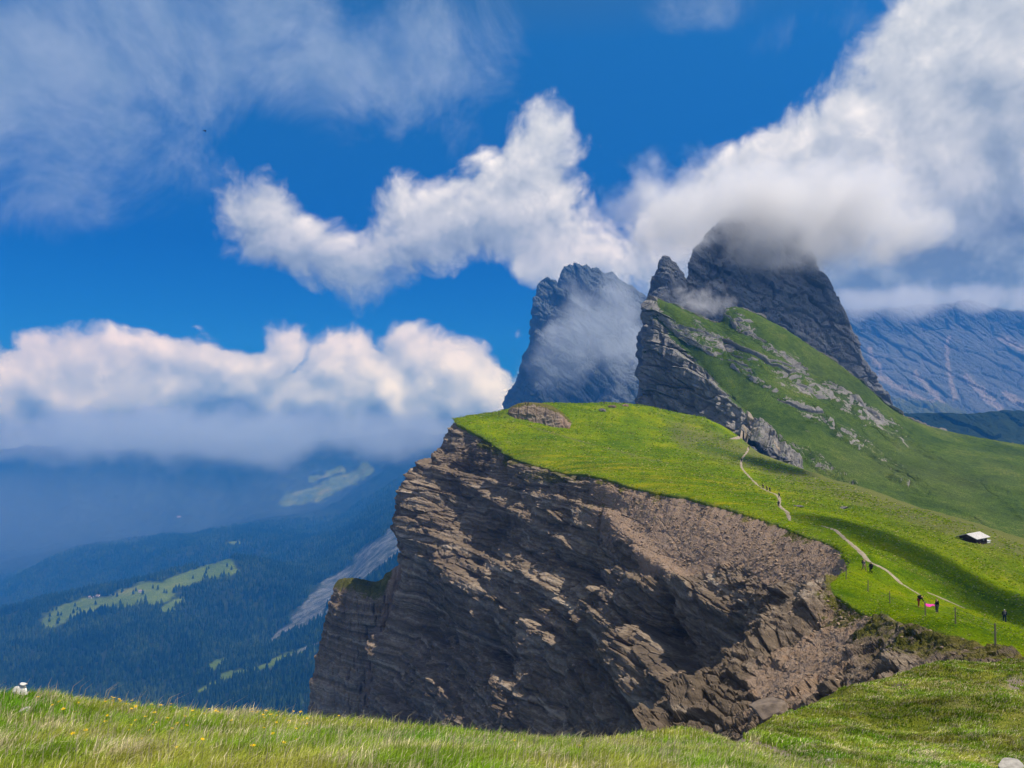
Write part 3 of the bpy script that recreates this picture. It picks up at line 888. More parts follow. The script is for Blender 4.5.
def mountain(name, label, sil, rows, ns, nt, mat, gully, amp, grass_fn=None, scree_fn=None, cat='mountain', back=1.12, crag=0.0):
    """sil: crest (px,py,d); rows: list of (py_at_bottom_fraction, distance factor)"""
    crest = np.array([P(*q) for q in sil])
    grid = []
    for c, q in zip(crest, sil):
        base_z = -(rows['base'] - HY) / F * q[2] * rows['near']
        colm = []
        for u in (1.0, .5):
            colm.append(np.array([c[0] * (1 + (back - 1) * u), q[2] * (1 + (back - 1) * u), c[2] + (base_z - c[2]) * u]))
        colm.append(c)
        for u in (.25, .5, .75, 1.0):
            d = q[2] * (1 + (rows['near'] - 1) * u ** rows.get('pw', 1.2))
            colm.append(np.array([c[0] * (d / q[2]) + rows.get('dx', 0) * u, d, c[2] + (base_z - c[2]) * u]))
        grid.append(colm)
    g = loft(np.array(grid), ns, nt)
    tt = np.linspace(0, 6, nt)[None, :] * np.ones((ns, 1))
    n = flip_to(g[:, int(nt * .5):], normals(g)[:, int(nt * .5):], (0, -1, .4))
    n = normals(g) if np.allclose(n, normals(g)[:, int(nt * .5):]) else -normals(g)
    gx, gy = proj(g)
    q = g / gully
    qs = np.stack([q[..., 0], q[..., 1] * .6, q[..., 2] * .28], -1)
    hh = amp * (fbm(qs, 6, .55, True) + .5 * fbm(q * 2.2, 5, .6)) + amp * .25 * fbm(q * 7, 3)
    hh = hh + blocks(g, (.75, -.3, 1), gully * .30, gully * 1.3, amp * .75, amp * .55) + blocks(g, (.75, -.3, 1), gully * .09, gully * .42, amp * .22, amp * .16)
    g[..., 2] += crag * np.exp(-((tt - 2) / .8) ** 2) * (fbm(np.stack([g[..., 0] / (gully * .9), g[..., 0] * 0, g[..., 0] * 0 + 3.7], -1), 5, .6, True))
    g = g + n * (hh * (.25 + .75 * sst(1.9, 2.6, tt) * (1)))[..., None]
    at = {'grass': grass_fn(gx, gy) if grass_fn else gx * 0, 'scree': scree_fn(gx, gy) if scree_fn else gx * 0}
    o = grid_obj(name, g, mat, False, at)
    return tag(o, label, cat, kind='structure')


grey = rock_mat('grey_rock', (.3, -.1, 1), (.110, .120, .132), (.155, .166, .178), (.205, .214, .222), scree=(.30, .29, .28), band=.25, size=6.0,
                grass_kw=dict(k=.1, a=(.05, .07, .02), b=(.09, .115, .03), c=(.13, .14, .05)))
far_grey = rock_mat('far_rock', (.3, -.1, 1), (.055, .074, .080), (.085, .108, .114), (.122, .146, .148), scree=(.19, .20, .19), band=.25, size=9.0,
                    grass_kw=dict(k=.1, a=(.05, .07, .02), b=(.09, .115, .03), c=(.13, .14, .05)))
mountain('mountain_peak', 'dark steep rock peak rising into the cloud behind the green wedge',
         [(640, 420, 830), (646, 315, 820), (650, 292, 815), (656, 276, 812), (663, 264, 810), (670, 267, 810), (678, 273, 812), (684, 288, 815), (688, 280, 820), (691, 266, 822), (698, 250, 825),
          (712, 236, 828), (735, 218, 830), (762, 206, 830), (784, 214, 828), (802, 240, 825), (813, 260, 820), (824, 284, 815), (834, 304, 810), (846, 322, 805), (856, 338, 800), (861, 356, 795),
          (870, 374, 790), (880, 396, 780), (895, 418, 770), (915, 450, 760)],
         dict(base=470, near=.84), 520, 300, grey, 36.0, 8.0, crag=7.0)
mountain('mountain_tower', 'pale hazy rock tower wrapped in mist left of the green wedge',
         [(470, 440, 2320), (500, 425, 2304), (508, 408, 2288), (519, 378, 2272), (530, 350, 2256), (534, 318, 2240), (537, 296, 2240), (541, 286, 2240), (551, 284, 2240), (557, 293, 2240), (563, 279, 2240), (574, 274, 2240),
          (590, 274, 2240), (604, 278, 2248), (620, 287, 2256), (640, 300, 2272), (665, 318, 2304), (700, 350, 2336), (740, 400, 2368)],
         dict(base=470, near=.85), 420, 260, far_grey, 90.0, 20.0, crag=26.0)
mountain('mountain_range', 'distant blue mountain with pale scree fans at the right edge',
         [(760, 330, 4300), (800, 318, 4300), (840, 312, 4300), (880, 312, 4300), (915, 308, 4300), (945, 306, 4300), (970, 303, 4300), (995, 310, 4300), (1012, 313, 4300), (1040, 312, 4300), (1090, 300, 4300), (1150, 320, 4300), (1250, 360, 4300)],
         dict(base=432, near=.80, pw=1.6), 420, 240, far_grey, 170.0, 17.0, crag=16.0,
         grass_fn=lambda x, y: .9 * np.exp(-(polydist(x, y, [(885, 402), (925, 410), (960, 416)]) / 9) ** 2),
         scree_fn=lambda x, y: np.maximum.reduce([.66 * np.exp(-(polydist(x + 5 * fbm(np.stack([x / 9, y / 9, x * 0], -1), 4), y, l) / w) ** 2) for l, w in (
             ([(880, 378), (905, 392), (930, 405)], 6), ([(915, 375), (935, 395), (945, 410)], 5), ([(947, 340), (948, 370), (955, 400)], 4), ([(965, 380), (985, 398), (1000, 410)], 5), ([(1000, 340), (1024, 352)], 6),
             ([(1005, 395), (1024, 405)], 6), ([(868, 350), (880, 372)], 4))]))

# ================================================================== VALLEY ON THE LEFT
VAL = [
    (900, [(-500, 1150), (-250, 1130), (-50, 1110), (100, 1090), (200, 1070), (300, 1040), (400, 1000), (520, 940), (700, 900)]),
    (1500, [(-500, 850), (-250, 815), (-50, 790), (100, 775), (200, 760), (300, 750), (400, 720), (520, 680), (700, 640)]),
    (2000, [(-500, 720), (-250, 712), (-50, 700), (100, 695), (200, 690), (300, 665), (400, 610), (520, 560), (700, 520)]),
    (2500, [(-500, 670), (-250, 660), (-50, 648), (60, 632), (160, 618), (250, 640), (340, 600), (440, 545), (700, 480)]),
    (3000, [(-500, 660), (-250, 640), (-50, 622), (100, 594), (200, 570), (245, 560), (330, 580), (420, 520), (700, 450)]),
    (3600, [(-500, 690), (-250, 670), (-50, 650), (100, 625), (200, 600), (270, 575), (340, 545), (430, 500), (700, 440)]),
    (4600, [(-500, 640), (-250, 630), (-50, 605), (80, 560), (150, 544), (240, 540), (330, 535), (430, 485), (700, 430)]),
    (5800, [(-500, 610), (-250, 590), (-50, 570), (80, 550), (160, 540), (250, 522), (330, 505), (430, 462), (700, 425)]),
    (6300, [(-500, 575), (-250, 560), (-50, 545), (80, 530), (160, 522), (250, 508), (330, 488), (430, 452), (700, 422)]),
    (7000, [(-500, 466), (-250, 462), (-50, 458), (80, 455), (160, 452), (250, 447), (330, 440), (430, 429), (700, 412)]),
]
vl = np.array([[P(px, py, d) for px, py in row] for d, row in VAL])
vl = loft(vl, 420, 460)
vqx, vqy = proj(vl)
vd = vl[..., 1]
vl[..., 2] += (105 * fbm(vl / 1000.0, 5) * sst(1500, 4500, vd) + 14 * fbm(vl / 260.0, 5, .5, True)) * np.clip(vd / 3500, .4, 2.0)
vqx, vqy = proj(vl)


def blob(x, y, line, w):
    return np.exp(-(polydist(x, y, line) / w) ** 2)


def clearing_fn(x, y, d):
    n = 11 * fbm(np.stack([x / 30, y / 16, x * 0], -1), 5, .6)
    g = np.maximum.reduce([
        blob(x + n, y + n, [(48, 620), (90, 605), (130, 598), (165, 590)], 11) * (np.abs(d - 2750) < 450),
        blob(x + n, y + n, [(150, 592), (200, 575), (228, 566)], 9) * (np.abs(d - 2850) < 350),
        blob(x + n, y + n, [(165, 608), (180, 600)], 6) * (d < 3100),
        blob(x + n, y + n, [(285, 498), (320, 492), (340, 482), (365, 470)], 9) * (d > 5200),
        blob(x + n, y + n, [(310, 478), (340, 468)], 4) * (d > 5200),
        blob(x + n, y + n, [(228, 543), (236, 541)], 3) * (d > 4000),
        .8 * blob(x + n, y + n, [(200, 690), (240, 672), (300, 650)], 5) * (d < 2700),
        .7 * blob(x + n, y + n, [(212, 668), (225, 662)], 4) * (d < 2700)])
    return g


def scree_v(x, y):
    n = 5 * fbm(np.stack([x / 16, y / 40, x * 0], -1), 4)
    return np.maximum.reduce([
        blob(x + n, y + n, [(410, 535), (370, 562), (330, 590), (300, 618)], 11), .9 * blob(x + n, y + n, [(415, 515), (385, 545), (360, 560)], 9),
        .85 * blob(x + n, y + n, [(340, 606), (300, 622), (272, 640)], 4), .6 * blob(x + n, y + n, [(330, 640), (295, 652), (270, 668)], 3)])


v_cl = clearing_fn(vqx, vqy, vd)
v_sc = scree_v(vqx, vqy) * (vd > 1900) * (vd < 4200)
vm, t, bs, _ = new_mat('valley_ground')
pos = nd(t, 'ShaderNodeNewGeometry').outputs['Position']
fn = noise(t, pos, .012, 8, .72)
fc = ramp(t, fn, [(.3, (.006, .014, .006)), (.7, (.028, .046, .016))])
gcv = ramp(t, noise(t, pos, .006, 6, .65), [(.3, (.055, .105, .008)), (.55, (.115, .175, .015)), (.7, (.20, .225, .04))])
jag = mth(t, 'MULTIPLY', mth(t, 'SUBTRACT', noise(t, pos, .010, 7, .7), .5), .8)
cc = mixc(t, mr(t, mth(t, 'ADD', attr(t, 'clearing').outputs['Fac'], jag), .34, .72, 0, 1, True), fc, gcv)
scv = ramp(t, noise(t, pos, .02, 6, .7), [(.38, (.04, .055, .035)), (.66, (.19, .225, .23))])
cc = mixc(t, mr(t, mth(t, 'ADD', attr(t, 'scree').outputs['Fac'], jag), .42, .66, 0, 1, True), cc, scv)
t.links.new(cc, bs.inputs['Base Color'])
bp = nd(t, 'ShaderNodeBump', None, Strength=1.0, Distance=14.0, Height=fn)
t.links.new(bp.outputs[0], bs.inputs['Normal'])
valley = grid_obj('valley', vl, vm, True, {'clearing': v_cl, 'scree': v_sc})
tag(valley, 'deep blue hazy forest valley far below on the left', 'valley', kind='structure')

# plain that carries the scene to the horizon
bgp = np.stack(np.meshgrid(np.linspace(-6900, 5900, 60), np.linspace(-2000, 7000, 60), indexing='xy') + [np.zeros((60, 60))], -1)
bgp[..., 2] = -1250 + 60 * fbm(bgp / 1500, 4)
plain_o = grid_obj('ground', bgp, vm, True, {'clearing': bgp[..., 0] * 0, 'scree': bgp[..., 0] * 0})
tag(plain_o, 'wooded valley floor far below', 'ground', kind='structure')

# wooded low ridge on the right, beyond the green slope
wr = [(850, 440, 1750), (890, 418, 1750), (930, 414, 1750), (975, 415, 1760), (1010, 412, 1780), (1060, 416, 1800), (1150, 420, 1820)]
mountain('wooded_ridge', 'low dark wooded ridge under the distant mountain on the right', wr, dict(base=462, near=.86), 220, 120, vm, 150.0, 10.0, cat='hill')


# ------------------------------------------------------------------ forest (far-off wood, one mass)
def conifers(name, base, hgt, mat, sides=5):
    n = len(base)
    a = rng.uniform(0, 6.28, (n, 1)) + np.linspace(0, 2 * math.pi, sides, endpoint=False)[None]
    r = (hgt * rng.uniform(.17, .26, n))[:, None]
    tiers = [(.06, 1.0), (.42, .62), (.40, .78), (.75, .30)]
    rings = [np.stack([base[:, None, 0] + np.cos(a) * r * k * rng.uniform(.75, 1.2, a.shape), base[:, None, 1] + np.sin(a) * r * k * rng.uniform(.75, 1.2, a.shape), base[:, None, 2] + hgt[:, None] * z + a * 0], -1) for z, k in tiers]
    tip = base + np.stack([hgt * 0, hgt * 0, hgt], -1)
    v = np.concatenate(rings + [tip[:, None]], 1)                  # n, 4*sides+1, 3
    per = 4 * sides + 1
    f = []
    for k in range(3):
        for j in range(sides):
            j2 = (j + 1) % sides
            f.append((k * sides + j, k * sides + j2, (k + 1) * sides + j2, (k + 1) * sides + j))
    quads = np.array(f)
    tris = np.array([(3 * sides + j, 3 * sides + (j + 1) % sides, 4 * sides) for j in range(sides)])
    off = (np.arange(n) * per)[:, None, None]
    qf = (quads[None] + off).reshape(-1, 4)
    tf = (tris[None] + off).reshape(-1, 3)
    flat = np.concatenate([qf.ravel(), tf.ravel()])
    cnt = np.concatenate([np.full(len(qf), 4), np.full(len(tf), 3)])
    return mesh_from(name, v.reshape(-1, 3), flat, cnt, mat, False)


leafm, t, bs, _ = new_mat('conifer_needles')
pos = nd(t, 'ShaderNodeNewGeometry').outputs['Position']
t.links.new(ramp(t, mth(t, 'ADD', mth(t, 'MULTIPLY', mth(t, 'SUBTRACT', noise(t, pos, .0045, 4, .6), .5), .7), noise(t, pos, .045, 6, .8)), [(.36, (.004, .014, .005)), (.52, (.016, .040, .011)), (.68, (.055, .092, .024))]), bs.inputs['Base Color'])

vz_flat = vl.reshape(-1, 3)
cand = []
R_, C_ = vl.shape[:2]
fi = rng.uniform(0, R_ - 1.001, 1200000)
fj = rng.uniform(0, C_ - 1.001, 1200000)
i0, j0 = fi.astype(int), fj.astype(int)
u, v = (fi - i0)[:, None], (fj - j0)[:, None]
tp = (vl[i0, j0] * (1 - u) * (1 - v) + vl[i0 + 1, j0] * u * (1 - v) + vl[i0, j0 + 1] * (1 - u) * v + vl[i0 + 1, j0 + 1] * u * v)
tx, ty = proj(tp)
td = tp[:, 1]
cell = np.linalg.norm(np.cross(vl[i0 + 1, j0] - vl[i0, j0], vl[i0, j0 + 1] - vl[i0, j0]), axis=-1)
ok = (tx > -60) & (tx < 440) & (ty < 745) & (td > 1500) & (td < 5200)
nn = fbm(np.stack([tp[:, 0], tp[:, 1], tp[:, 2] * 0], -1) / 140.0, 4)
ok &= (clearing_fn(tx, ty, td) + .35 * nn < .40) & (scree_v(tx, ty) + .45 * nn < .38)
pr = cell / cell[ok].max() * np.where(td < 3400, 1.0, .5) * (1.05 + .9 * nn)
ok &= rng.uniform(0, 1, len(tx)) < pr * 1.0
tp = tp[ok]
print("forest trees", len(tp))
if len(tp) > 60000:
    tp = tp[rng.permutation(len(tp))[:60000]]
forest = conifers('forest', tp - [0, 0, 1], rng.uniform(14, 33, len(tp)) * rng.uniform(.7, 1, len(tp)), leafm)
tag(forest, 'dark conifer forest covering the valley slopes far below', 'forest', kind='stuff')

# ================================================================== HAZE AND MIST
def box_obj(name, lo_, hi_, mat):
    bm = bmesh.new()
    bmesh.ops.create_cube(bm, size=1)
    for vv in bm.verts:
        vv.co = Vector([lo_[k] if vv.co[k] < 0 else hi_[k] for k in range(3)])
    me = bpy.data.meshes.new(name)
    bm.to_mesh(me)
    me.materials.append(mat)
    o = bpy.data.objects.new(name, me)
    col.objects.link(o)
    return o


hm = bpy.data.materials.new('haze_air')
hm.use_nodes = True
t = hm.node_tree
t.nodes.clear()
ho = t.nodes.new('ShaderNodeOutputMaterial')
pv = t.nodes.new('ShaderNodeVolumePrincipled')
pv.inputs['Color'].default_value = (.035, .28, .84, 1)
pv.inputs['Absorption Color'].default_value = (.53, .22, 0, 1)
pv.inputs['Density'].default_value = 1.6e-4
pv.inputs['Anisotropy'].default_value = 0.0
t.links.new(pv.outputs[0], ho.inputs['Volume'])
haze = box_obj('haze', (-7000, -2500, -1350), (6000, 7200, 640), hm)
tag(haze, 'blue haze filling the air of the valley', 'haze', kind='stuff')


def mist(label, px, py, d, r, dens_, scale, thr=.5, rot=0.0, aniso=.2, col_=(1.0, 1.0, 1.0)):
    m = bpy.data.materials.new('mist_air')
    m.use_nodes = True
    t = m.node_tree
    t.nodes.clear()
    out = t.nodes.new('ShaderNodeOutputMaterial')
    tcx = t.nodes.new('ShaderNodeTexCoord')
    ln = nd(t, 'ShaderNodeVectorMath', {'operation': 'LENGTH'}, i0=tcx.outputs['Object']).outputs['Value']
    pos = nd(t, 'ShaderNodeNewGeometry').outputs['Position']
    n = noise(t, pos, scale, 4, .62, .3)
    k = mth(t, 'ADD', mr(t, ln, 1.0, .2, -.85, .38), mth(t, 'MULTIPLY', mth(t, 'SUBTRACT', n, thr), 3.0))
    k = mth(t, 'MULTIPLY', mr(t, k, 0, .7, 0, dens_, True), mr(t, ln, .98, .75, 0, 1, True))
    v = nd(t, 'ShaderNodeVolumePrincipled', None, Color=(*col_, 1), Density=k, Anisotropy=aniso)
    t.links.new(v.outputs[0], out.inputs['Volume'])
    bm = bmesh.new()
    bmesh.ops.create_icosphere(bm, subdivisions=3, radius=1.0)
    me = bpy.data.meshes.new('mist')
    bm.to_mesh(me)
    me.materials.append(m)
    o = bpy.data.objects.new('mist', me)
    col.objects.link(o)
    o.location = P(px, py, d)
    o.scale = r
    o.rotation_euler = (0, rot, 0)
    return tag(o, label, 'mist', kind='stuff')


mist('white mist drifting across the face of the pale rock tower', 604, 335, 1960, (290, 130, 300), .009, .0085, .41, -.5, col_=(.84, .93, 1.0))
mist('cloud wrapping the top of the dark peak', 782, 214, 775, (260, 125, 84), .040, .017, .385)
mist('wisp of white mist between the green wedge and the dark peak', 702, 300, 690, (64, 28, 26), .05, .045, .46, .25)
mist('cloud hanging on the crest of the distant mountain', 915, 300, 3300, (980, 330, 125), .0065, .0045, .43, col_=(.84, .93, 1.0))
mist('grey foot of the cloud bank lying on the far side of the valley', 200, 436, 5600, (3600, 900, 330), .0036, .0021, .38, col_=(.70, .88, 1.0))
mist('pale moist air filling the far end of the valley', 150, 520, 5700, (3900, 1300, 520), .00024, .0009, .25, col_=(.55, .80, 1.0))


# ================================================================== OBJECTS
ground_bvh = bvh_of(meadow, near, cliff, ridge)


def snap(px, py, bvh=None):
    d = Vector(P(px, py, 1.0)).normalized()
    hit = (bvh or ground_bvh).ray_cast(Vector((0, 0, 0)), d)
    if hit[0] is None:
        for k in range(1, 14):
            hit = (bvh or ground_bvh).ray_cast(Vector((0, 0, 0)), Vector(P(px, py + k * .7, 1.0)).normalized())
            if hit[0] is not None:
                break
    return hit[0]


meadow_bvh = bvh_of(meadow, ridge, near)


def drop(x, y, z0):
    hit = meadow_bvh.ray_cast(Vector((x, y, z0 + 12)), Vector((0, 0, -1)))
    return hit[0].z if hit[0] is not None else z0


# ---- cloud whose shade lies across the meadow
def shade_cloud(pts, halfw, T, label):
    ring = []
    pts = [snap(*q) for q in pts]
    c = cr(np.array([tuple(p) for p in pts]), 40)
    hw = np.interp(np.linspace(0, 1, 40), np.linspace(0, 1, len(halfw)), halfw)
    tang = np.gradient(c, axis=0)
    tang[:, 2] = 0
    tang /= np.linalg.norm(tang, axis=1)[:, None]
    side = np.stack([-tang[:, 1], tang[:, 0], tang[:, 0] * 0], 1)
    a = np.linspace(0, 2 * math.pi, 28, endpoint=False)
    v = c[:, None] + np.array(S)[None, None] * T + side[:, None] * (np.cos(a)[None, :, None] * hw[:, None, None]) + np.array([0, 0, 1.0]) * (np.sin(a)[None, :, None] * (6 + hw[:, None, None] * .6))
    v = v + (v - v.mean(1, keepdims=True)) * (.55 * fbm(v / 11.0, 4))[..., None]
    n = 40
    v = np.concatenate([v.reshape(-1, 3), v[0].mean(0)[None], v[-1].mean(0)[None]])
    f, cnt = [], []
    for i in range(n - 1):
        for j in range(28):
            j2 = (j + 1) % 28
            f += [i * 28 + j, i * 28 + j2, (i + 1) * 28 + j2, (i + 1) * 28 + j]
            cnt.append(4)
    for j in range(28):
        j2 = (j + 1) % 28
        f += [j2, j, n * 28]
        f += [(n - 1) * 28 + j, (n - 1) * 28 + j2, n * 28 + 1]
        cnt += [3, 3]
    m = bpy.data.materials.new('cloud_vapour')
    m.use_nodes = True
    t = m.node_tree
    t.nodes.clear()
    out = t.nodes.new('ShaderNodeOutputMaterial')
    vv = nd(t, 'ShaderNodeVolumePrincipled', None, Color=(.95, .97, 1, 1), Density=.13)
    t.links.new(vv.outputs[0], out.inputs['Volume'])
    o = mesh_from('cloud', v, f, cnt, m)
    tag(o, label, 'cloud', kind='stuff')
    return o


shade_cloud([(800, 516), (840, 522), (885, 540), (930, 562), (975, 587), (1030, 614), (1100, 650)], [3, 7.5, 10, 13, 14, 15, 11], 860, 'small cloud drifting high over the meadow')
shade_cloud([(742, 457), (765, 463), (790, 470), (806, 476)], [4, 8, 8, 4], 860, 'small cloud floating above the far meadow')


# ---- small mesh builder
class MB:
    def __init__(self):
        self.bm = bmesh.new()

    def box(self, c, s, rot=None, bevel=0):
        r = bmesh.ops.create_cube(self.bm, size=1)
        M = Matrix.Translation(c) @ (rot.to_4x4() if rot else Matrix.Identity(4)) @ Matrix.Diagonal((*s, 1))
        bmesh.ops.transform(self.bm, matrix=M, verts=r['verts'])
        if bevel:
            e = list({e for v in r['verts'] for e in v.link_edges})
            bmesh.ops.bevel(self.bm, geom=e, offset=bevel, segments=2, affect='EDGES')
        return self

    def tube(self, a, b_, r0, r1=None, seg=8):
        a, b_ = Vector(a), Vector(b_)
        d = b_ - a
        r = bmesh.ops.create_cone(self.bm, cap_ends=True, segments=seg, radius1=r0, radius2=r0 if r1 is None else r1, depth=d.length)
        M = Matrix.Translation((a + b_) / 2) @ d.to_track_quat('Z', 'Y').to_matrix().to_4x4()
        bmesh.ops.transform(self.bm, matrix=M, verts=r['verts'])
        return self

    def poly(self, pts, thick=None):
        vs = [self.bm.verts.new(p) for p in pts]
        self.bm.faces.new(vs)
        return self

    def build(self, name, mat, parent=None, smooth=False):
        bmesh.ops.recalc_face_normals(self.bm, faces=self.bm.faces)
        me = bpy.data.meshes.new(name)
        self.bm.to_mesh(me)
        self.bm.free()
        me.materials.append(mat)
        for p in me.polygons:
            p.use_smooth = smooth
        o = bpy.data.objects.new(name, me)
        col.objects.link(o)
        o.parent = parent
        return o


# ---- footpath
path_m, t, bs, _ = new_mat('trodden_earth')
pos = nd(t, 'ShaderNodeNewGeometry').outputs['Position']
t.links.new(ramp(t, noise(t, pos, 1.1, 6, .7), [(.3, (.20, .16, .115)), (.7, (.36, .31, .245))]), bs.inputs['Base Color'])


def footpath(px_line, w, label, lift=.10):
    line = cr(np.array(px_line, float), len(px_line) * 14)
    c = [snap(*q) for q in line]
    c = [p for p in c if p is not None]
    pts = [c[0]]
    for p in c[1:]:
        if (p - pts[-1]).length > .5:
            pts.append(p)
    c = np.array([tuple(p) for p in pts])
    for _ in range(4):
        c[1:-1] = .25 * c[:-2] + .5 * c[1:-1] + .25 * c[2:]
    tg = np.gradient(c, axis=0)
    tg[:, 2] = 0
    tg /= np.maximum(np.linalg.norm(tg, axis=1), 1e-6)[:, None]
    sd = np.stack([-tg[:, 1], tg[:, 0]], 1)
    wob = 1 + .45 * fbm(c / 3.0, 3)
    vs = []
    for k in range(len(c)):
        row = []
        ww = w * wob[k] * (1 if 3 < k < len(c) - 4 else .5)
        for u in (-.5, -.2, .2, .5):
            x, y = c[k, 0] + sd[k, 0] * ww * u, c[k, 1] + sd[k, 1] * ww * u
            row.append((x, y, drop(x, y, c[k, 2]) + lift * (1 if abs(u) < .4 else -.6)))
        vs.append(row)
    o = grid_obj('path', np.array(vs), path_m, True)
    if o.data.polygons[0].normal.z < 0:
        o.data.flip_normals()
    return tag(o, label, 'path', kind='structure')


footpath([(822, 526), (835, 530), (844, 538), (855, 547), (863.5, 555), (868, 561), (874, 564.5), (887.5, 570.5), (898, 581), (909, 588.6), (920, 595)], 1.05, 'pale footpath curving down from the brow of the meadow to the hikers')
footpath([(927, 592.5), (940, 597.5), (953, 603.5), (966, 609)], .55, 'thin pale track branching off beside the two people')
footpath([(790, 521), (787, 512), (779.5, 506), (779.5, 499), (776, 494.5), (768.7, 491.6), (758.7, 486), (748.6, 476), (741.5, 467), (742, 458.7), (747, 452), (748.6, 447)], 1.2, 'pale footpath climbing the far meadow towards the green wedge')
footpath([(730, 439), (740, 437.5), (748.6, 434), (754, 430), (758.7, 427)], 2.2, 'pale path crossing the rubble under the rock prow', .3)
footpath([(774, 440), (776.6, 446), (780, 451.5)], 1.6, 'short pale scar of a path on the slope of the green wedge', .3)

# ---- people
M_skin = plain('skin', (.45, .27, .19), .6)
M_dark = plain('dark_cloth', (.018, .018, .024), .9)
M_navy = plain('navy_cloth', (.02, .03, .06), .9)
M_grey = plain('grey_cloth', (.09, .09, .10), .9)
M_red = plain('red_cloth', (.30, .02, .03), .85)
M_tan = plain('tan_cloth', (.25, .18, .11), .9)
M_white = plain('white_cloth', (.65, .65, .62), .9)
M_hair = plain('dark_hair', (.03, .02, .015), .7)
dg_cache = {}


def skin_mesh(key, joints, edges, rad, root=0):
    me = bpy.data.meshes.new(key)
    me.from_pydata(joints, edges, [])
    o = bpy.data.objects.new(key, me)
    col.objects.link(o)
    sk = o.modifiers.new('s', 'SKIN')
    for v_, r in zip(me.skin_vertices[0].data, rad):
        v_.radius = (r, r) if not isinstance(r, tuple) else r
    me.skin_vertices[0].data[root].use_root = True
    o.modifiers.new('d', 'SUBSURF').levels = 1
    bpy.context.view_layer.update()
    ev = o.evaluated_get(bpy.context.evaluated_depsgraph_get())
    m = bpy.data.meshes.new_from_object(ev)
    bpy.data.objects.remove(o)
    for p in m.polygons:
        p.use_smooth = True
    return m


def pose(kind):
    J = {'pelvis': (0, 0, .93), 'spine': (0, 0, 1.15), 'chest': (0, 0, 1.36), 'neck': (0, -.01, 1.50), 'head': (0, -.02, 1.61), 'crown': (0, -.01, 1.70), 'nose': (0, -.115, 1.60)}
    for sx, n in ((1, 'l'), (-1, 'r')):
        sw = sx if kind == 'walk' else 0
        J.update({'sh' + n: (.18 * sx, 0, 1.41), 'el' + n: (.24 * sx, .03 + .08 * sw, 1.14), 'wr' + n: (.24 * sx, -.10 + .10 * sw, .93), 'ha' + n: (.235 * sx, -.15 + .1 * sw, .85),
                  'hip' + n: (.10 * sx, 0, .90), 'kn' + n: (.115 * sx, -.04 - .16 * sw, .49), 'an' + n: (.12 * sx, .03 - .22 * sw + (.08 if sw < 0 else 0), .09), 'to' + n: (.13 * sx, -.14 - .22 * sw, .035)})
    if kind == 'bend':
        for k in ('spine', 'chest', 'neck', 'head', 'crown', 'nose', 'shl', 'shr', 'ell', 'elr', 'wrl', 'wrr', 'hal', 'har'):
            x, y, z = J[k]
            a = .85
            dz, dy = z - .95, y
            J[k] = (x, dy * math.cos(a) - dz * math.sin(a), .95 + dz * math.cos(a) + dy * math.sin(a))
        for n in 'lr':
            x = J['sh' + n][0]
            J['el' + n] = (x * 1.2, J['sh' + n][1] - .10, J['sh' + n][2] - .27)
            J['wr' + n] = (x * 1.0, J['el' + n][1] - .12, J['el' + n][2] - .20)
            J['ha' + n] = (x * .9, J['wr' + n][1] - .05, J['wr' + n][2] - .08)
    return J


RAD = {'pelvis': .12, 'spine': .125, 'chest': .135, 'neck': .055, 'head': .095, 'crown': .07, 'nose': .02, 'sh': .065, 'el': .045, 'wr': .033, 'ha': .036, 'hip': .09, 'kn': .062, 'an': .042, 'to': .036}
EDG = [('pelvis', 'spine'), ('spine', 'chest'), ('chest', 'neck'), ('neck', 'head'), ('head', 'crown'), ('head', 'nose')]
for n in 'lr':
    EDG += [('chest', 'sh' + n), ('sh' + n, 'el' + n), ('el' + n, 'wr' + n), ('wr' + n, 'ha' + n), ('pelvis', 'hip' + n), ('hip' + n, 'kn' + n), ('kn' + n, 'an' + n), ('an' + n, 'to' + n)]


def rad_of(k):
    return RAD.get(k) or RAD[k[:-1]]


def sub_skin(key, J, names, grow, root):
    idx = {k: i for i, k in enumerate(names)}
    ed = [(idx[a], idx[b_]) for a, b_ in EDG if a in idx and b_ in idx]
    return skin_mesh(key, [J[k] for k in names], ed, [rad_of(k) * grow + (.012 if grow > 1 else 0) for k in names], idx[root])


PROTO = {}
for kind in ('stand', 'walk', 'bend'):
    J = pose(kind)
    PROTO[kind] = dict(
        body=sub_skin('body', J, list(J), 1.0, 'pelvis'),
        jacket=sub_skin('jacket', J, ['pelvis', 'spine', 'chest', 'shl', 'ell', 'wrl', 'shr', 'elr', 'wrr'], 1.14, 'spine'),
        trousers=sub_skin('trousers', J, ['pelvis', 'hipl', 'knl', 'anl', 'hipr', 'knr', 'anr'], 1.2, 'pelvis'),
        hat=skin_mesh('hat', [tuple(np.array(J['head']) + (0, .02, .02)), tuple(np.array(J['crown']) + (0, .02, .01))], [(0, 1)], [.102, .085]), J=J)


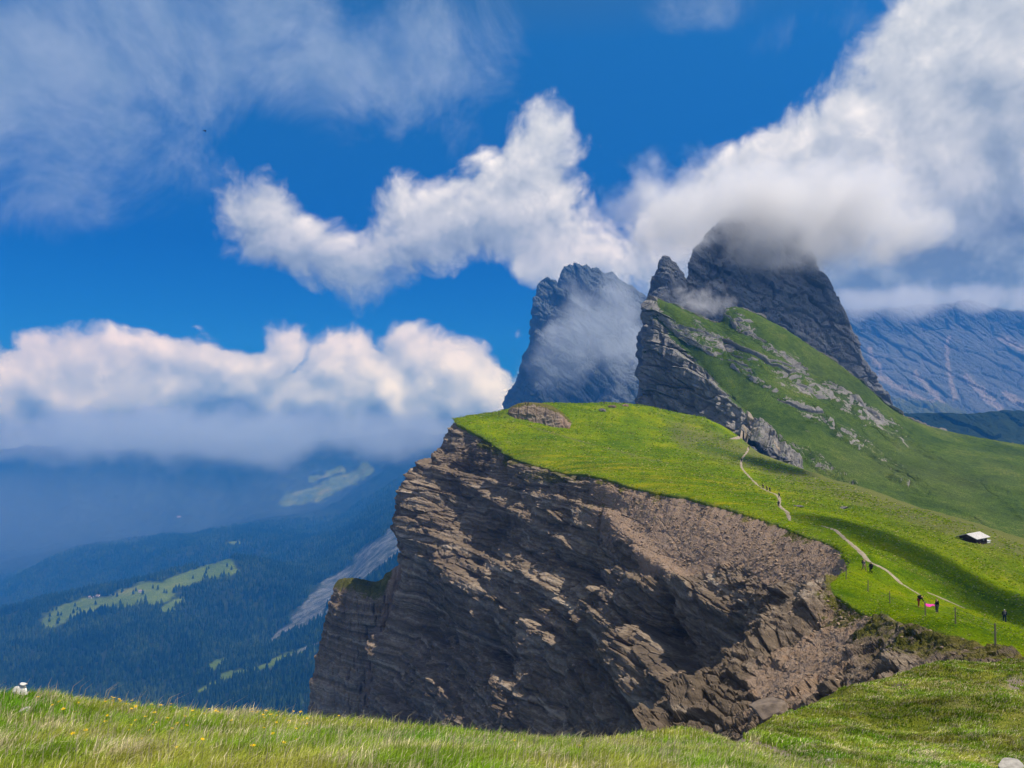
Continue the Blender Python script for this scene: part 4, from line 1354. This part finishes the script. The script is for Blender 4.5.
def person(px, py, kind, label, jacket, trousers, hat, pack=None, rz=0.0, group=None, h=1.74):
    p = snap(px, py)
    e = empty('person', p - Vector((0, 0, .02)), rz)
    e.scale = (h / 1.74,) * 3
    tag(e, label, 'person', group)
    pr = PROTO[kind]
    for nm, m in (('body', M_skin), ('jacket', jacket), ('trousers', trousers), ('hat' if hat is not M_hair else 'hair', hat)):
        me = pr['hat' if nm in ('hair', 'hat') else nm].copy()
        me.materials.clear()
        me.materials.append(m)
        o = bpy.data.objects.new(nm, me)
        col.objects.link(o)
        o.parent = e
    if pack:
        J = pr['J']
        c = Vector(J['chest']) * .55 + Vector(J['spine']) * .45
        ax = (Vector(J['chest']) - Vector(J['spine'])).normalized()
        rot = ax.to_track_quat('Z', 'Y').to_matrix()
        back = Vector((0, 1, 0)) if kind != 'bend' else Vector((0, .66, .75))
        b_ = MB().box(c + back * .20 + ax * .02, (.32, .20, .50), rot, .06)
        b_.box(c + back * .32 - ax * .08, (.22, .08, .24), rot, .03)
        b_.build('backpack', pack, e, True)
    return e


person(918.5, 607, 'bend', 'hiker in a dark jacket and red trousers bending over the pink cloth', M_dark, M_red, M_hair, M_dark, 1.2)
person(937, 613, 'stand', 'person in dark clothes standing beside the pink cloth', M_dark, M_grey, M_hair, None, -1.4)
person(1004.5, 622, 'walk', 'lone hiker with a pale hat walking at the shaded edge of the lower meadow', M_dark, M_navy, M_white, M_grey, 2.6)
person(864, 571, 'walk', 'hiker in tan trousers on the bend of the path next to the fence', M_grey, M_tan, M_hair, M_dark, .4)
person(871, 574, 'stand', 'hiker in navy with a dark backpack on the grass just below the path bend', M_navy, M_dark, M_hair, M_dark, 2.9)
for k, (x, y, lab, j, tr) in enumerate([
        (763.2, 489, 'small dark figure at the head of the group of three on the far path', M_dark, M_navy),
        (767.0, 491, 'small grey figure in the middle of the group of three on the far path', M_grey, M_dark),
        (770.0, 492.2, 'small navy figure at the tail of the group of three on the far path', M_navy, M_dark)]):
    person(x, y, 'walk', lab, j, tr, M_hair, M_dark, .8, 'hikers on the far path')
person(779.2, 498, 'walk', 'dark walker where the far path bends downhill, just under the group of three', M_dark, M_dark, M_hair, M_grey, .3, 'hikers on the far path')
person(778.6, 507, 'stand', 'walker in a grey jacket on the lowest bend of the far path', M_grey, M_dark, M_hair, M_dark, 3.0, 'hikers on the far path')
person(741.6, 462, 'walk', 'tiny walker on the straight upper stretch of the far path', M_dark, M_navy, M_hair, M_dark, 3.0, 'hikers on the far path')
person(749, 449, 'stand', 'tiny walker at the very top of the far path under the rubble', M_dark, M_dark, M_hair, M_dark, 3.0, 'hikers on the far path')
person(499, 415.0, 'stand', 'tiny figure alone on the meadow skyline left of the rocky knoll', M_dark, M_dark, M_hair, None, 0)
for x, lab in ((604, 'tiny figure by the dark boulder on the meadow skyline'), (625, 'tiny figure on the skyline among the reddish rocks'), (637, 'tiny figure on the skyline right of the reddish rocks')):
    person(x, 404.5, 'stand', lab, M_dark, M_grey, M_hair, None, 0)

# ---- pink paraglider cloth laid on the grass
a_, b2 = snap(925.5, 606), snap(936.5, 605)
cen = (a_ + b2) / 2
gx_, gy_ = np.meshgrid(np.linspace(-1, 1, 40), np.linspace(-1, 1, 24), indexing='ij')
ux = np.array((b2 - a_).normalized())
wx = ux[None, None] * (gx_ * (b2 - a_).length / 2 * .95)[..., None] + np.array([.25, .95, 0])[None, None] * (gy_ * (.7 - .3 * gx_))[..., None]
cp = wx + np.array(cen)
cz = np.array([drop(x, y, cen.z) for x, y in cp[..., :2].reshape(-1, 2)]).reshape(40, 24)
cp[..., 2] = cz + .03 + .08 * np.abs(fbm(np.stack([gx_ * 3, gy_ * 3, gx_ * 0], -1), 4))
cloth = grid_obj('paraglider_wing', cp, plain('pink_nylon', (.62, .045, .30), .6, .2, 3), True)
so_ = cloth.modifiers.new('thickness', 'SOLIDIFY')
so_.thickness = .02
tag(cloth, 'bright pink cloth laid out on the grass between two people', 'cloth')

# ---- wire fence along the brink
M_post = plain('weathered_post', (.17, .145, .12), .9)
M_wire = plain('steel_wire', (.20, .20, .20), .5)
fp = [snap(*q) for q in [(831, 577), (846, 579.5), (868, 591), (890, 604), (925.5, 616), (955.5, 624), (995.5, 645)]]
fe = empty('wire_fence', fp[3])
tag(fe, 'thin post and wire fence along the brink of the near meadow', 'fence')
tops = []
for k, p in enumerate(fp):
    hh = (1.25, 1.45, 1.4, 1.5, 1.4, 1.45, 1.4)[k]
    q = p - fp[3]
    lean = Vector((random.uniform(-.06, .06), random.uniform(-.05, .05), 0))
    MB().tube(q - Vector((0, 0, .3)), q + lean + Vector((0, 0, hh)), .06, .05).build('post', M_post, fe)
    tops.append((q, q + lean + Vector((0, 0, hh))))
for z in (.92, .55):
    w = MB()
    for (a0, a1), (b0, b1) in zip(tops[:-1], tops[1:]):
        w.tube(a0.lerp(a1, z), b0.lerp(b1, z), .006, None, 4)
    w.build('wire', M_wire, fe)

# ---- alpine hut on the meadow
def gable_hut(px, py, L, W, H, pitch, rz, label, small=False, wall_m=None, roof_m=None, bvh=None):
    p = snap(px, py, bvh)
    e = empty('hut', p - Vector((0, 0, .25)), rz)
    tag(e, label, 'hut')
    rise = W / 2 * math.tan(pitch)
    w = MB()
    bm = w.bm
    prof = [(-W / 2, -.8), (W / 2, -.8), (W / 2, H), (0, H + rise), (-W / 2, H)]
    v0 = [bm.verts.new((-L / 2, y, z)) for y, z in prof]
    v1 = [bm.verts.new((L / 2, y, z)) for y, z in prof]
    bm.faces.new(v0)
    bm.faces.new(v1[::-1])
    for k in range(5):
        bm.faces.new((v0[k], v0[(k + 1) % 5], v1[(k + 1) % 5], v1[k]))
    w.build('wall', wall_m, e)
    r = MB()
    ov, th = .55, .12
    for sgn in (-1, 1):
        y1, z1 = sgn * (W / 2 + ov), H - ov * math.tan(pitch) + .02
        pts = [(0, H + rise + .02), (y1, z1), (y1, z1 + th), (0, H + rise + .02 + th * 1.1)]
        a0 = [r.bm.verts.new((-L / 2 - ov, y, z)) for y, z in pts]
        a1 = [r.bm.verts.new((L / 2 + ov, y, z)) for y, z in pts]
        r.bm.faces.new(a0)
        r.bm.faces.new(a1[::-1])
        for k in range(4):
            r.bm.faces.new((a0[k], a0[(k + 1) % 4], a1[(k + 1) % 4], a1[k]))
    ro = r.build('roof', roof_m, e)
    d = MB().box((-L * .18, -W / 2 - .03, .62), (.9, .08, 1.85)).build('door', M_door, e)
    if not small:
        MB().box((-L * .18 + .32, -W / 2 - .09, .6), (.05, .06, .18)).build('handle', M_wire, d)
        f_ = MB().box((L * .22, -W / 2 - .02, 1.1), (.8, .06, .7)).build('window', M_white, e)
        MB().box((L * .22, -W / 2 - .055, 1.1), (.62, .03, .52)).build('pane', M_glass, f_)
        MB().box((-L / 2 - .03, .0, H + rise * .35), (.06, .7, .6)).build('shutter', M_door, e)
        MB().box((L / 2 + .8, -W * .3, .1), (1.5, 1.7, .5)).box((L / 2 + .8, -W * .3, .42), (1.7, 1.9, .12)).build('trough', M_white, e)
    return e


def wood(name, c0, c1):
    m, t, bs, _ = new_mat(name)
    tcn = t.nodes.new('ShaderNodeTexCoord')
    mp = nd(t, 'ShaderNodeMapping', None, Vector=tcn.outputs['Object'], Scale=(.6, .6, 5))
    t.links.new(ramp(t, noise(t, mp.outputs[0], 2.0, 5, .6), [(.3, c0), (.7, c1)]), bs.inputs['Base Color'])
    return m


M_wood = wood('dark_timber', (.025, .018, .013), (.075, .052, .036))
M_door = wood('door_timber', (.05, .03, .02), (.11, .07, .045))
M_shingle = wood('grey_shingle', (.36, .35, .34), (.58, .56, .53))
M_glass = plain('window_glass', (.02, .025, .03), .15)
gable_hut(973, 541.5, 5.4, 3.9, 1.55, math.radians(21), math.radians(33), 'small dark timber hay hut with a pale grey roof on the bright meadow', False, M_wood, M_shingle)

# chalets far below
valley_bvh = bvh_of(valley)
for px, py, L, W, lab in ((91, 598, 16, 11, 'white walled farmhouse on the pale clearing far below, leftmost of the two side by side'), (98, 596.5, 12, 9, 'smaller farm building to the right of the white farmhouse on the clearing'),
                          (141, 592, 15, 11, 'lone farmhouse at the upper middle of the pale clearing far below'), (179, 517, 26, 18, 'tiny white building in the deep blue forest beyond the clearing')):
    gable_hut(px, py, L, W, 5.5, math.radians(26), random.uniform(-.5, .5), lab, True, plain('pale_plaster', (.62, .60, .55)), plain('roof_tile', (.25, .22, .20)), valley_bvh)

# ---- rocks
def rock_mesh(name, size, seed, mat, sub=4, blocky=.6):
    bm = bmesh.new()
    bmesh.ops.create_icosphere(bm, subdivisions=sub, radius=1.0)
    v = np.array([q.co for q in bm.verts])
    k = np.random.default_rng(seed)
    for _ in range(16):        # planes sliced off: broken faces
        n = k.normal(size=3)
        n /= np.linalg.norm(n)
        d = v @ n - k.uniform(.38, .72)
        v = v - n[None] * (np.maximum(d, 0) * min(1, blocky * 1.6))[:, None]
    v *= (1 + .07 * fbm(v * 3.0 + seed * 3.1, 4))[:, None]
    v *= np.array(size)[None]
    for q, c in zip(bm.verts, v):
        q.co = c
    me = bpy.data.meshes.new(name)
    bm.to_mesh(me)
    bm.free()
    me.materials.append(mat)
    return me


M_pale = plain('pale_limestone', (.36, .34, .30), .9, .25, 14)
M_white_stone = plain('white_limestone', (.62, .60, .56), .9, .25, 14)
M_brk = plain('brown_rock', (.17, .135, .105), .95, .4, 1.5)
M_gryrk = plain('grey_boulder', (.13, .12, .11), .95, .35, 1.5)
M_redrk = plain('reddish_rock', (.26, .18, .14), .95, .3, 1.0)


def rock_at(name, px, py, size, seed, mat, label, sink=.3, group=None, rz=0.0, bvh=None):
    p = snap(px, py, bvh)
    o = bpy.data.objects.new(name, rock_mesh(name, size, seed, mat))
    col.objects.link(o)
    o.location = p + Vector((0, 0, size[2] * (1 - 2 * sink)))
    o.rotation_euler = (random.uniform(-.15, .15), random.uniform(-.15, .15), rz)
    return tag(o, label, 'rock', group)


near_bvh = bvh_of(near)
r1 = rock_at('stone', 22, 692, (.062, .052, .050), 3, M_white_stone, 'wide white stone on the grassy brow at the far left, carrying a smaller stone', -.15, bvh=near_bvh)
o = bpy.data.objects.new('stone', rock_mesh('stone', (.036, .03, .020), 8, M_white_stone))
col.objects.link(o)
o.location = r1.location + Vector((.012, 0, .045))
tag(o, 'little white stone lying on top of the wide white stone at the far left', 'rock')
for k, (px, py, sz, lab) in enumerate([
        (205, 725, .055, 'largest pale stone among the yellow flowers on the near slope'), (192, 721, .035, 'flat pale stone left of the largest one among the flowers'), (247, 714, .045, 'pale stone close to the brow amid yellow flowers'),
        (253, 726, .03, 'small white stone beneath the pale stone near the brow'), (298, 732, .035, 'white pebble near the right end of the yellow flowers'), (26, 713, .045, 'pale stone sunk in the grass below the pair of white stones'),
        (66, 706, .04, 'dusty stone on the left part of the grassy brow'), (829, 762, .07, 'white stone at the lower end of the trodden track by the mound')]):
    rock_at('stone', px, py, (sz * 1.3, sz, sz * .6), 20 + k, M_pale, lab, .3, rz=k, bvh=near_bvh)
rock_at('boulder', 1012, 772, (.30, .22, .13), 41, M_pale, 'pale grey boulder in the bottom right corner', .3, bvh=near_bvh)
rock_at('boulder', 798, 507, (1.7, 1.1, .55), 42, M_gryrk, 'dark flat boulder on the meadow just right of the footpath', .25)
rock_at('boulder', 843, 509, (1.9, 1.0, .5), 43, M_gryrk, 'dark flat boulder farther right on the meadow', .25)
rock_at('boulder', 773, 454, (3.4, 1.6, 1.0), 44, M_gryrk, 'dark rock on the grass to the right of the top of the far path', .3)
rock_at('boulder', 786, 457, (3.6, 1.6, .9), 45, M_gryrk, 'long grey rock touching the dark rock beside the far path', .3)
rock_at('boulder', 603, 411.5, (2.8, 1.8, 1.3), 46, M_gryrk, 'dark boulder on the meadow skyline', .3)
rock_at('boulder', 613, 407.5, (3.6, 1.8, 1.1), 47, M_redrk, 'reddish rock on the meadow skyline right of the dark boulder', .3)
rock_at('boulder', 625, 406, (3.0, 1.8, 1.0), 48, M_redrk, 'second reddish rock on the meadow skyline, nearer the sheer prow', .3)
rock_at('boulder', 771, 716, (2.1, 1.6, 1.3), 53, M_brk, 'big brown block lying at the foot of the scree above the near grass', .3)

# rocky knoll on the meadow skyline
KN = [[(506, 410, 430), (509, 412, 396), (508, 424, 390)], [(518, 404, 432), (521, 405, 394), (519, 430, 384)], [(543, 404, 436), (543, 406, 392), (540, 434, 378)], [(560, 408, 436), (557, 413, 386), (556, 436, 374)], [(578, 419, 420), (571, 424, 380), (570, 438, 372)]]
kl = loft(np.array([[P(*q) for q in c] for c in KN]), 160, 90)
kt = np.linspace(0, 2, 90)[None, :] * np.ones((160, 1))
kn_ = normals(kl)
if kn_[80, 70] @ np.array([-.3, -1, 0]) < 0:
    kn_ = -kn_
b = kl @ np.array(NB)
along = kl[..., 0]
kl = kl + kn_ * ((beds(3.0, .9, 1.5) + 1.3 * fbm(kl / 5.0, 5, .55, True)) * sst(.7, 1.2, kt))[..., None]
knoll = grid_obj('rocky_knoll', kl, rock, False, {'grass': 1.2 * (1 - sst(.95, 1.25, kt)), 'scree': .7 * sst(.7, .85, np.linspace(0, 1, 160)[:, None]) * np.ones_like(kt)})
tag(knoll, 'small rocky knoll with a grass cap on the meadow skyline', 'rock outcrop', kind='structure')
knb = bvh_of(knoll, meadow)
for x, lab in ((525.5, 'left one of two tiny figures on top of the rocky knoll'), (528.2, 'right one of two tiny figures on top of the rocky knoll')):
    e = person(x, 405.5, 'stand', lab, M_dark, M_dark, M_hair, None, 0)
    e.location = snap(x, 405.0, knb)

# ---- rubble over the screes of the cliff
rub_w = (scree * sst(3.5, 5.5, s_i) * (t_i > .12)).ravel()
cp_ = cliff_p.reshape(-1, 3)
dist = np.linalg.norm(cp_, axis=1)
a1 = np.linalg.norm(np.cross(np.gradient(cliff_p, axis=0), np.gradient(cliff_p, axis=1)), axis=-1).ravel()
w_ = rub_w * a1 * (np.minimum(1, 120 / dist)) * (.25 + sst(0, .4, fbm(cp_ / 7.0, 3)))
pick = rng.choice(len(cp_), 9000, p=w_ / w_.sum())
protos = []
for k in range(6):
    bm = bmesh.new()
    bmesh.ops.create_icosphere(bm, subdivisions=1, radius=1.0)
    vv = np.array([q.co for q in bm.verts])
    ff = np.array([[q.index for q in f_.verts] for f_ in bm.faces])
    vv *= rng.uniform(.6, 1.15, (len(vv), 1)) * np.array([1.2, .9, .65])
    protos.append((vv, ff))
    bm.free()
VV, FF, off = [], [], 0
for k, i in enumerate(pick):
    vv, ff = protos[k % 6]
    sz = (.05 + .26 * rng.random() ** 5) * max(.5, dist[i] / 110)
    a = rng.uniform(0, 6.28)
    Rz = np.array([[math.cos(a), -math.sin(a), 0], [math.sin(a), math.cos(a), 0], [0, 0, 1]])
    VV.append(vv @ Rz.T * sz + cp_[i] + rng.normal(0, .15, 3) * [1, 1, 0])
    FF.append(ff + off)
    off += len(vv)
FF = np.concatenate(FF)
M_rub = plain('scree_rubble', (.25, .185, .13), .95, .5, .9)
rub = mesh_from('rubble', np.concatenate(VV), FF.ravel(), np.full(len(FF), 3), M_rub)
tag(rub, 'loose brown rubble strewn over the scree slopes', 'rubble', kind='stuff')

# ---- bird
br = empty('bird', P(205, 131, 140))
tag(br, 'small dark bird gliding in the blue sky at upper left', 'bird')
bm = bmesh.new()
bmesh.ops.create_uvsphere(bm, u_segments=12, v_segments=8, radius=1)
bmesh.ops.scale(bm, vec=(.26, .07, .07), verts=bm.verts)
me = bpy.data.meshes.new('body')
bm.to_mesh(me)
M_bird = plain('dark_feathers', (.03, .015, .015), .8)
me.materials.append(M_bird)
o = bpy.data.objects.new('body', me)
col.objects.link(o)
o.parent = br
for sg in (-1, 1):
    pts = np.array([[[.10, 0, .02], [.02, sg * .22, .09], [-.06, sg * .48, .05]], [[-.10, 0, .02], [-.09, sg * .22, .085], [-.11, sg * .48, .045]]])
    wing = grid_obj('wing', pts, M_bird, True)
    wing.modifiers.new('t', 'SOLIDIFY').thickness = .015
    wing.parent = br
MB().box((-.30, 0, .0), (.14, .10, .02)).build('tail', M_bird, br)
br.rotation_euler = (0, .1, 1.1)

# ---- single conifers on the clearing
M_trunk = plain('bark', (.06, .045, .03), .9)
tree_pts = []
tries = 0
while len(tree_pts) < 60 and tries < 4000:
    tries += 1
    q = (random.uniform(45, 240), random.uniform(560, 625))
    p = snap(q[0], q[1], valley_bvh)
    if p is None or not (2200 < p.y < 3300):
        continue
    c = clearing_fn(np.array([q[0]]), np.array([q[1]]), np.array([p.y]))[0]
    if .22 < c < 1.2:
        tree_pts.append(p)
proto_t = None
for p in tree_pts:
    if proto_t is None:
        e = empty('conifer', p)
        MB().tube((0, 0, -1), (0, 0, 16), .45, .1).build('trunk', M_trunk, e)
        cr_o = conifers('crown', np.array([[0, 0, 1.5]]), np.array([19.0]), leafm, 9)
        cr_o.parent = e
        proto_t = (e, list(e.children))
    else:
        e = proto_t[0].copy()
        col.objects.link(e)
        for ch in proto_t[1]:
            c = ch.copy()
            col.objects.link(c)
            c.parent = e
    e.location = p
    e.rotation_euler = (0, 0, random.uniform(0, 6))
    e.scale = (random.uniform(.7, 1.1),) * 3
    tag(e, 'dark conifer standing singly at the ragged edge of the pale valley clearing', 'tree', 'single conifers around the valley clearing')

# ================================================================== GRASS AND FLOWERS
def rand_near(n, d0, d1, pw, xlo=-.72, xhi=.74):
    u = rng.random(n)
    e = 1 - pw
    d = (d0 ** e + u * (d1 ** e - d0 ** e)) ** (1 / e) if abs(e) > 1e-3 else d0 * (d1 / d0) ** u
    k = rng.uniform(xlo, xhi, n)
    return k * d, d


def blades(x, y, hgt, wid, lean, colr, z=None):
    n = len(x)
    z = near_z(x, y) if z is None else z
    base = np.stack([x, y, z - .01], 1)
    a = rng.uniform(0, 6.28, n)
    side = np.stack([np.cos(a), np.sin(a), a * 0], 1) * (wid * .5)[:, None]
    wind = np.stack([.55 + .5 * np.cos(a * 3.7 + 1), .5 * np.sin(a * 2.3), a * 0], 1)
    mid = base + np.stack([x * 0, x * 0, hgt * .6], 1) + wind * (hgt * lean * .28)[:, None]
    tip = base + np.stack([x * 0, x * 0, hgt * (1 - .25 * lean)], 1) + wind * (hgt * lean)[:, None]
    v = np.stack([base - side, base + side, mid + side * .75, mid - side * .75, tip], 1)
    off = (np.arange(n) * 5)[:, None]
    q = np.array([0, 1, 2, 3]) + off
    tr = np.array([3, 2, 4]) + off
    c = np.repeat(colr, 5, 0).reshape(n, 5, 3)
    return v.reshape(-1, 3), q, tr, c.reshape(-1, 3)


def blade_colour(x, y):
    q = np.stack([x, y, x * 0], -1)
    far = sst(12, 18, y)
    green = np.array([.145, .235, .016]) * (1 - .0) + 0 * q[:, :1]
    lush_ = np.array([.105, .215, .014])
    straw = np.array([.52, .45, .27])
    yel = np.array([.27, .28, .045])
    a = sst(-.25, .35, fbm(q / .8, 3))[:, None]
    c = green * (1 - a) + yel * a
    l_ = (sst(.1, .4, fbm(q / 1.4 + 7, 3)) * (1 - far))[:, None]
    c = c * (1 - l_) + lush_ * l_
    p_straw = np.clip(.13 + .62 * sst(.0, .42, fbm(q / .55 + 21, 3)) * (1 - .6 * far), 0, .85)
    s_ = (rng.random(len(x)) < p_straw)[:, None]
    c = np.where(s_, straw * rng.uniform(.6, 1.15, (len(x), 1)), c)
    c = c * (1.42 - .16 * far[:, None])
    return c * rng.uniform(.75, 1.6, (len(x), 1)) * (.8 + .45 * sst(-.3, .4, fbm(q / .35 + 2, 3)))[:, None]


parts_ = []
# dense sward on the viewer's slope
x, y = rand_near(430000, 3.0, 13.5, 1.35)
keep = (y < brow(x) + .5)
gx0, gy0 = proj(np.stack([x, y, near_z(x, y)], 1))
ba = bare_fn(x, y, gx0, gy0)
q = np.stack([x, y, x * 0], -1)
cl_n = fbm(q / .45, 4)
keep &= rng.random(len(x)) > ba * 1.2 - .05
keep &= rng.random(len(x)) < .55 + .9 * sst(-.4, .4, cl_n)
x, y, cl_n = x[keep], y[keep], cl_n[keep]
hg = (.045 + .045 * sst(-.4, .5, cl_n) + .05 * rng.random(len(x)) ** 3) * rng.uniform(.6, 1.25, len(x))
parts_.append(blades(x, y, hg, .0042 * np.maximum(1, y / 4.5), rng.uniform(.25, .9, len(x)), blade_colour(x, y)))
# seed stalks
x, y = rand_near(2600, 3.4, 8.8, 1.2)
keep = (y < brow(x) + .2)
x, y = x[keep], y[keep]
parts_.append(blades(x, y, rng.uniform(.12, .24, len(x)), .0030 * np.maximum(1, y / 4), rng.uniform(.3, .9, len(x)), np.array([.52, .44, .28]) * rng.uniform(.6, 1.1, (len(x), 1))))
# coarser tufts on the mound
x, y = rand_near(230000, 11.5, 36, 1.0, .25, .78)
keep = (y < brow(x) + .8)
q = np.stack([x, y, x * 0], -1)
gx0, gy0 = proj(np.stack([x, y, near_z(x, y)], 1))
keep &= rng.random(len(x)) > bare_fn(x, y, gx0, gy0) * 1.25
tuf = fbm(q / 1.1, 4)
keep &= rng.random(len(x)) < .25 + 1.1 * sst(-.3, .3, tuf)
x, y, tuf = x[keep], y[keep], tuf[keep]
cc_ = blade_colour(x, y) * (.50 + .65 * sst(-.3, .4, fbm(np.stack([x, y, x * 0], -1) / 3.0 + 4, 3)))[:, None]
parts_.append(blades(x, y, (.06 + .11 * sst(-.2, .5, tuf)) * rng.uniform(.6, 1.3, len(x)), .0012 * y, rng.uniform(.3, 1.0, len(x)), cc_))
# tussocks over the meadow and its ragged rim
mp_ = ml.reshape(-1, 3)
m_area = np.linalg.norm(np.cross(np.gradient(ml, axis=0), np.gradient(ml, axis=1)), axis=-1).ravel()
m_d = np.linalg.norm(mp_, axis=1)
ui = mui.ravel()
w_ = m_area / m_d ** 1.7 * ((ui > .75) & (ui < 5.6) & (m_d < 460) & (m_d > 45)) * (1 + 2.2 * np.exp(-((ui - 1.0) / .06) ** 2))
w_ = w_ * (.15 + sst(-.15, .4, fbm(mp_ / 7.0 + 60, 4)))
tx_, ty_ = proj(mp_)
for ln_ in ([(822, 526), (844, 538), (868, 561), (898, 581), (921, 595)], [(927, 592.5), (966, 609)], [(790, 521), (779.5, 506), (776, 494.5), (758.7, 486), (741.5, 467), (742, 458.7), (748.6, 447)], [(912, 606), (945, 608)]):
    w_ = w_ * (polydist(tx_, ty_, ln_) > (3.4 if ln_[0][0] != 912 else 8))
pk = rng.choice(len(mp_), 70000, p=w_ / w_.sum())
bp_ = mp_[pk] + rng.normal(0, 1, (len(pk), 3)) * [.45, .45, 0] * np.clip(m_d[pk] / 120, .3, 2.5)[:, None]
gi_ = np.stack([rng.uniform(0, 1, len(pk))] * 3, 1)
mt = np.array([.13, .24, .004]) * (1 - gi_) + np.array([.30, .37, .008]) * gi_
q_n = sst(.0, .4, fbm(mp_[pk] / 20.0 + 11, 4))[:, None]
mt = mt * (1 - .45 * q_n) + np.array([.27, .26, .07]) * .45 * q_n
mt = np.where(rng.random((len(pk), 1)) < .08, np.array([.42, .38, .17]), mt) * rng.uniform(.75, 1.35, (len(pk), 1))
d_ = m_d[pk]
parts_.append(blades(bp_[:, 0], bp_[:, 1], .0011 * d_ * rng.uniform(.5, 1.4, len(pk)), .0024 * d_, rng.uniform(.8, 1.6, len(pk)), mt, bp_[:, 2] - .03))
V_, Q_, T_, K_, off = [], [], [], [], 0
for v, q_, t_, c in parts_:
    V_.append(v)
    Q_.append(q_ + off)
    T_.append(t_ + off)
    K_.append(c)
    off += len(v)
Q_, T_ = np.concatenate(Q_), np.concatenate(T_)
bl_m, t, bs, out = new_mat('grass_blade')
ac = attr(t, 'tint').outputs['Color']
df = nd(t, 'ShaderNodeBsdfDiffuse', None, Color=ac)
tl = nd(t, 'ShaderNodeBsdfTranslucent', None, Color=ac)
mx = nd(t, 'ShaderNodeMixShader', None, i0=.35, i1=df.outputs[0], i2=tl.outputs[0])
t.links.new(mx.outputs[0], out.inputs[0])
g_o = mesh_from('grass', np.concatenate(V_), np.concatenate([Q_.ravel(), T_.ravel()]), np.concatenate([np.full(len(Q_), 4), np.full(len(T_), 3)]), bl_m, False, {'tint': np.concatenate(K_)})
tag(g_o, 'windblown green and straw coloured grass on the slope and tussocks of the meadow', 'grass', kind='stuff')

# yellow flowers
def flower_mesh(petal, eye):
    vs, fs, cs = [], [], []
    st = (.10, .14, .03)

    def add(p, c):
        vs.append(p)
        cs.append(c)
        return len(vs) - 1
    for k in range(3):
        a = k * 2.09
        fs.append((add((.0012 * math.cos(a), .0012 * math.sin(a), -.01), st), add((.0012 * math.cos(a + 2.09), .0012 * math.sin(a + 2.09), -.01), st),
                   add((.004 + .0010 * math.cos(a + 2.09), .0010 * math.sin(a + 2.09), .10), st), add((.004 + .0010 * math.cos(a), .0010 * math.sin(a), .10), st)))
    for k in range(8):
        a = k * .785
        c0 = (.004, 0, .101)
        r = .0125
        fs.append((add(c0, eye), add((.004 + r * .8 * math.cos(a - .3), r * .8 * math.sin(a - .3), .104), petal), add((.004 + r * math.cos(a), r * math.sin(a), .106), petal), add((.004 + r * .8 * math.cos(a + .3), r * .8 * math.sin(a + .3), .104), petal)))
    flat = [i for f_ in fs for i in f_]
    return vs, flat, [4] * len(fs), cs


fl_m, t, bs, _ = new_mat('flower_petal')
t.links.new(attr(t, 'tint').outputs['Color'], bs.inputs['Base Color'])
vs, flat, cnt, cs = flower_mesh((.80, .52, .01), (.55, .30, .01))
proto_f = None
n_f = 0
spots = []
for _ in range(400):
    r = random.random()
    if r < .72:
        px = random.triangular(0, 320, 180)
        br_y = float(np.interp(px, [0, 100, 200, 300, 330], [691, 697, 708, 714, 716]))
        spots.append((px, br_y + abs(random.gauss(0, 1)) * 16 + 3))
    else:
        px = random.uniform(0, 620)
        spots.append((px, float(np.interp(px, [0, 100, 200, 300, 400, 500, 600], [691, 697, 708, 714, 724, 735, 741])) + random.uniform(4, 55)))
for (px, py) in spots:
    if n_f >= 105 or py > 766:
        continue
    if perlin(np.array([[px / 28.0, py / 14.0, 0.0]]))[0] < -.05 and random.random() < .8:
        continue
    p = snap(px, py, near_bvh)
    if p is None or p.y > 10:
        continue
    if proto_f is None:
        o = proto_f = mesh_from('yellow_flower', vs, flat, cnt, fl_m, False, {'tint': cs})
    else:
        o = proto_f.copy()
        col.objects.link(o)
    o.location = p
    k = random.uniform(.75, 1.25)
    o.scale = (k, k, random.uniform(.45, .9))
    o.rotation_euler = (random.uniform(-.1, .45), random.uniform(-.25, .25), random.uniform(0, 6))
    tag(o, 'small yellow wildflower blooming in the grass of the near slope', 'flower', 'yellow flowers in the near grass')
    n_f += 1
print('flowers', n_f)
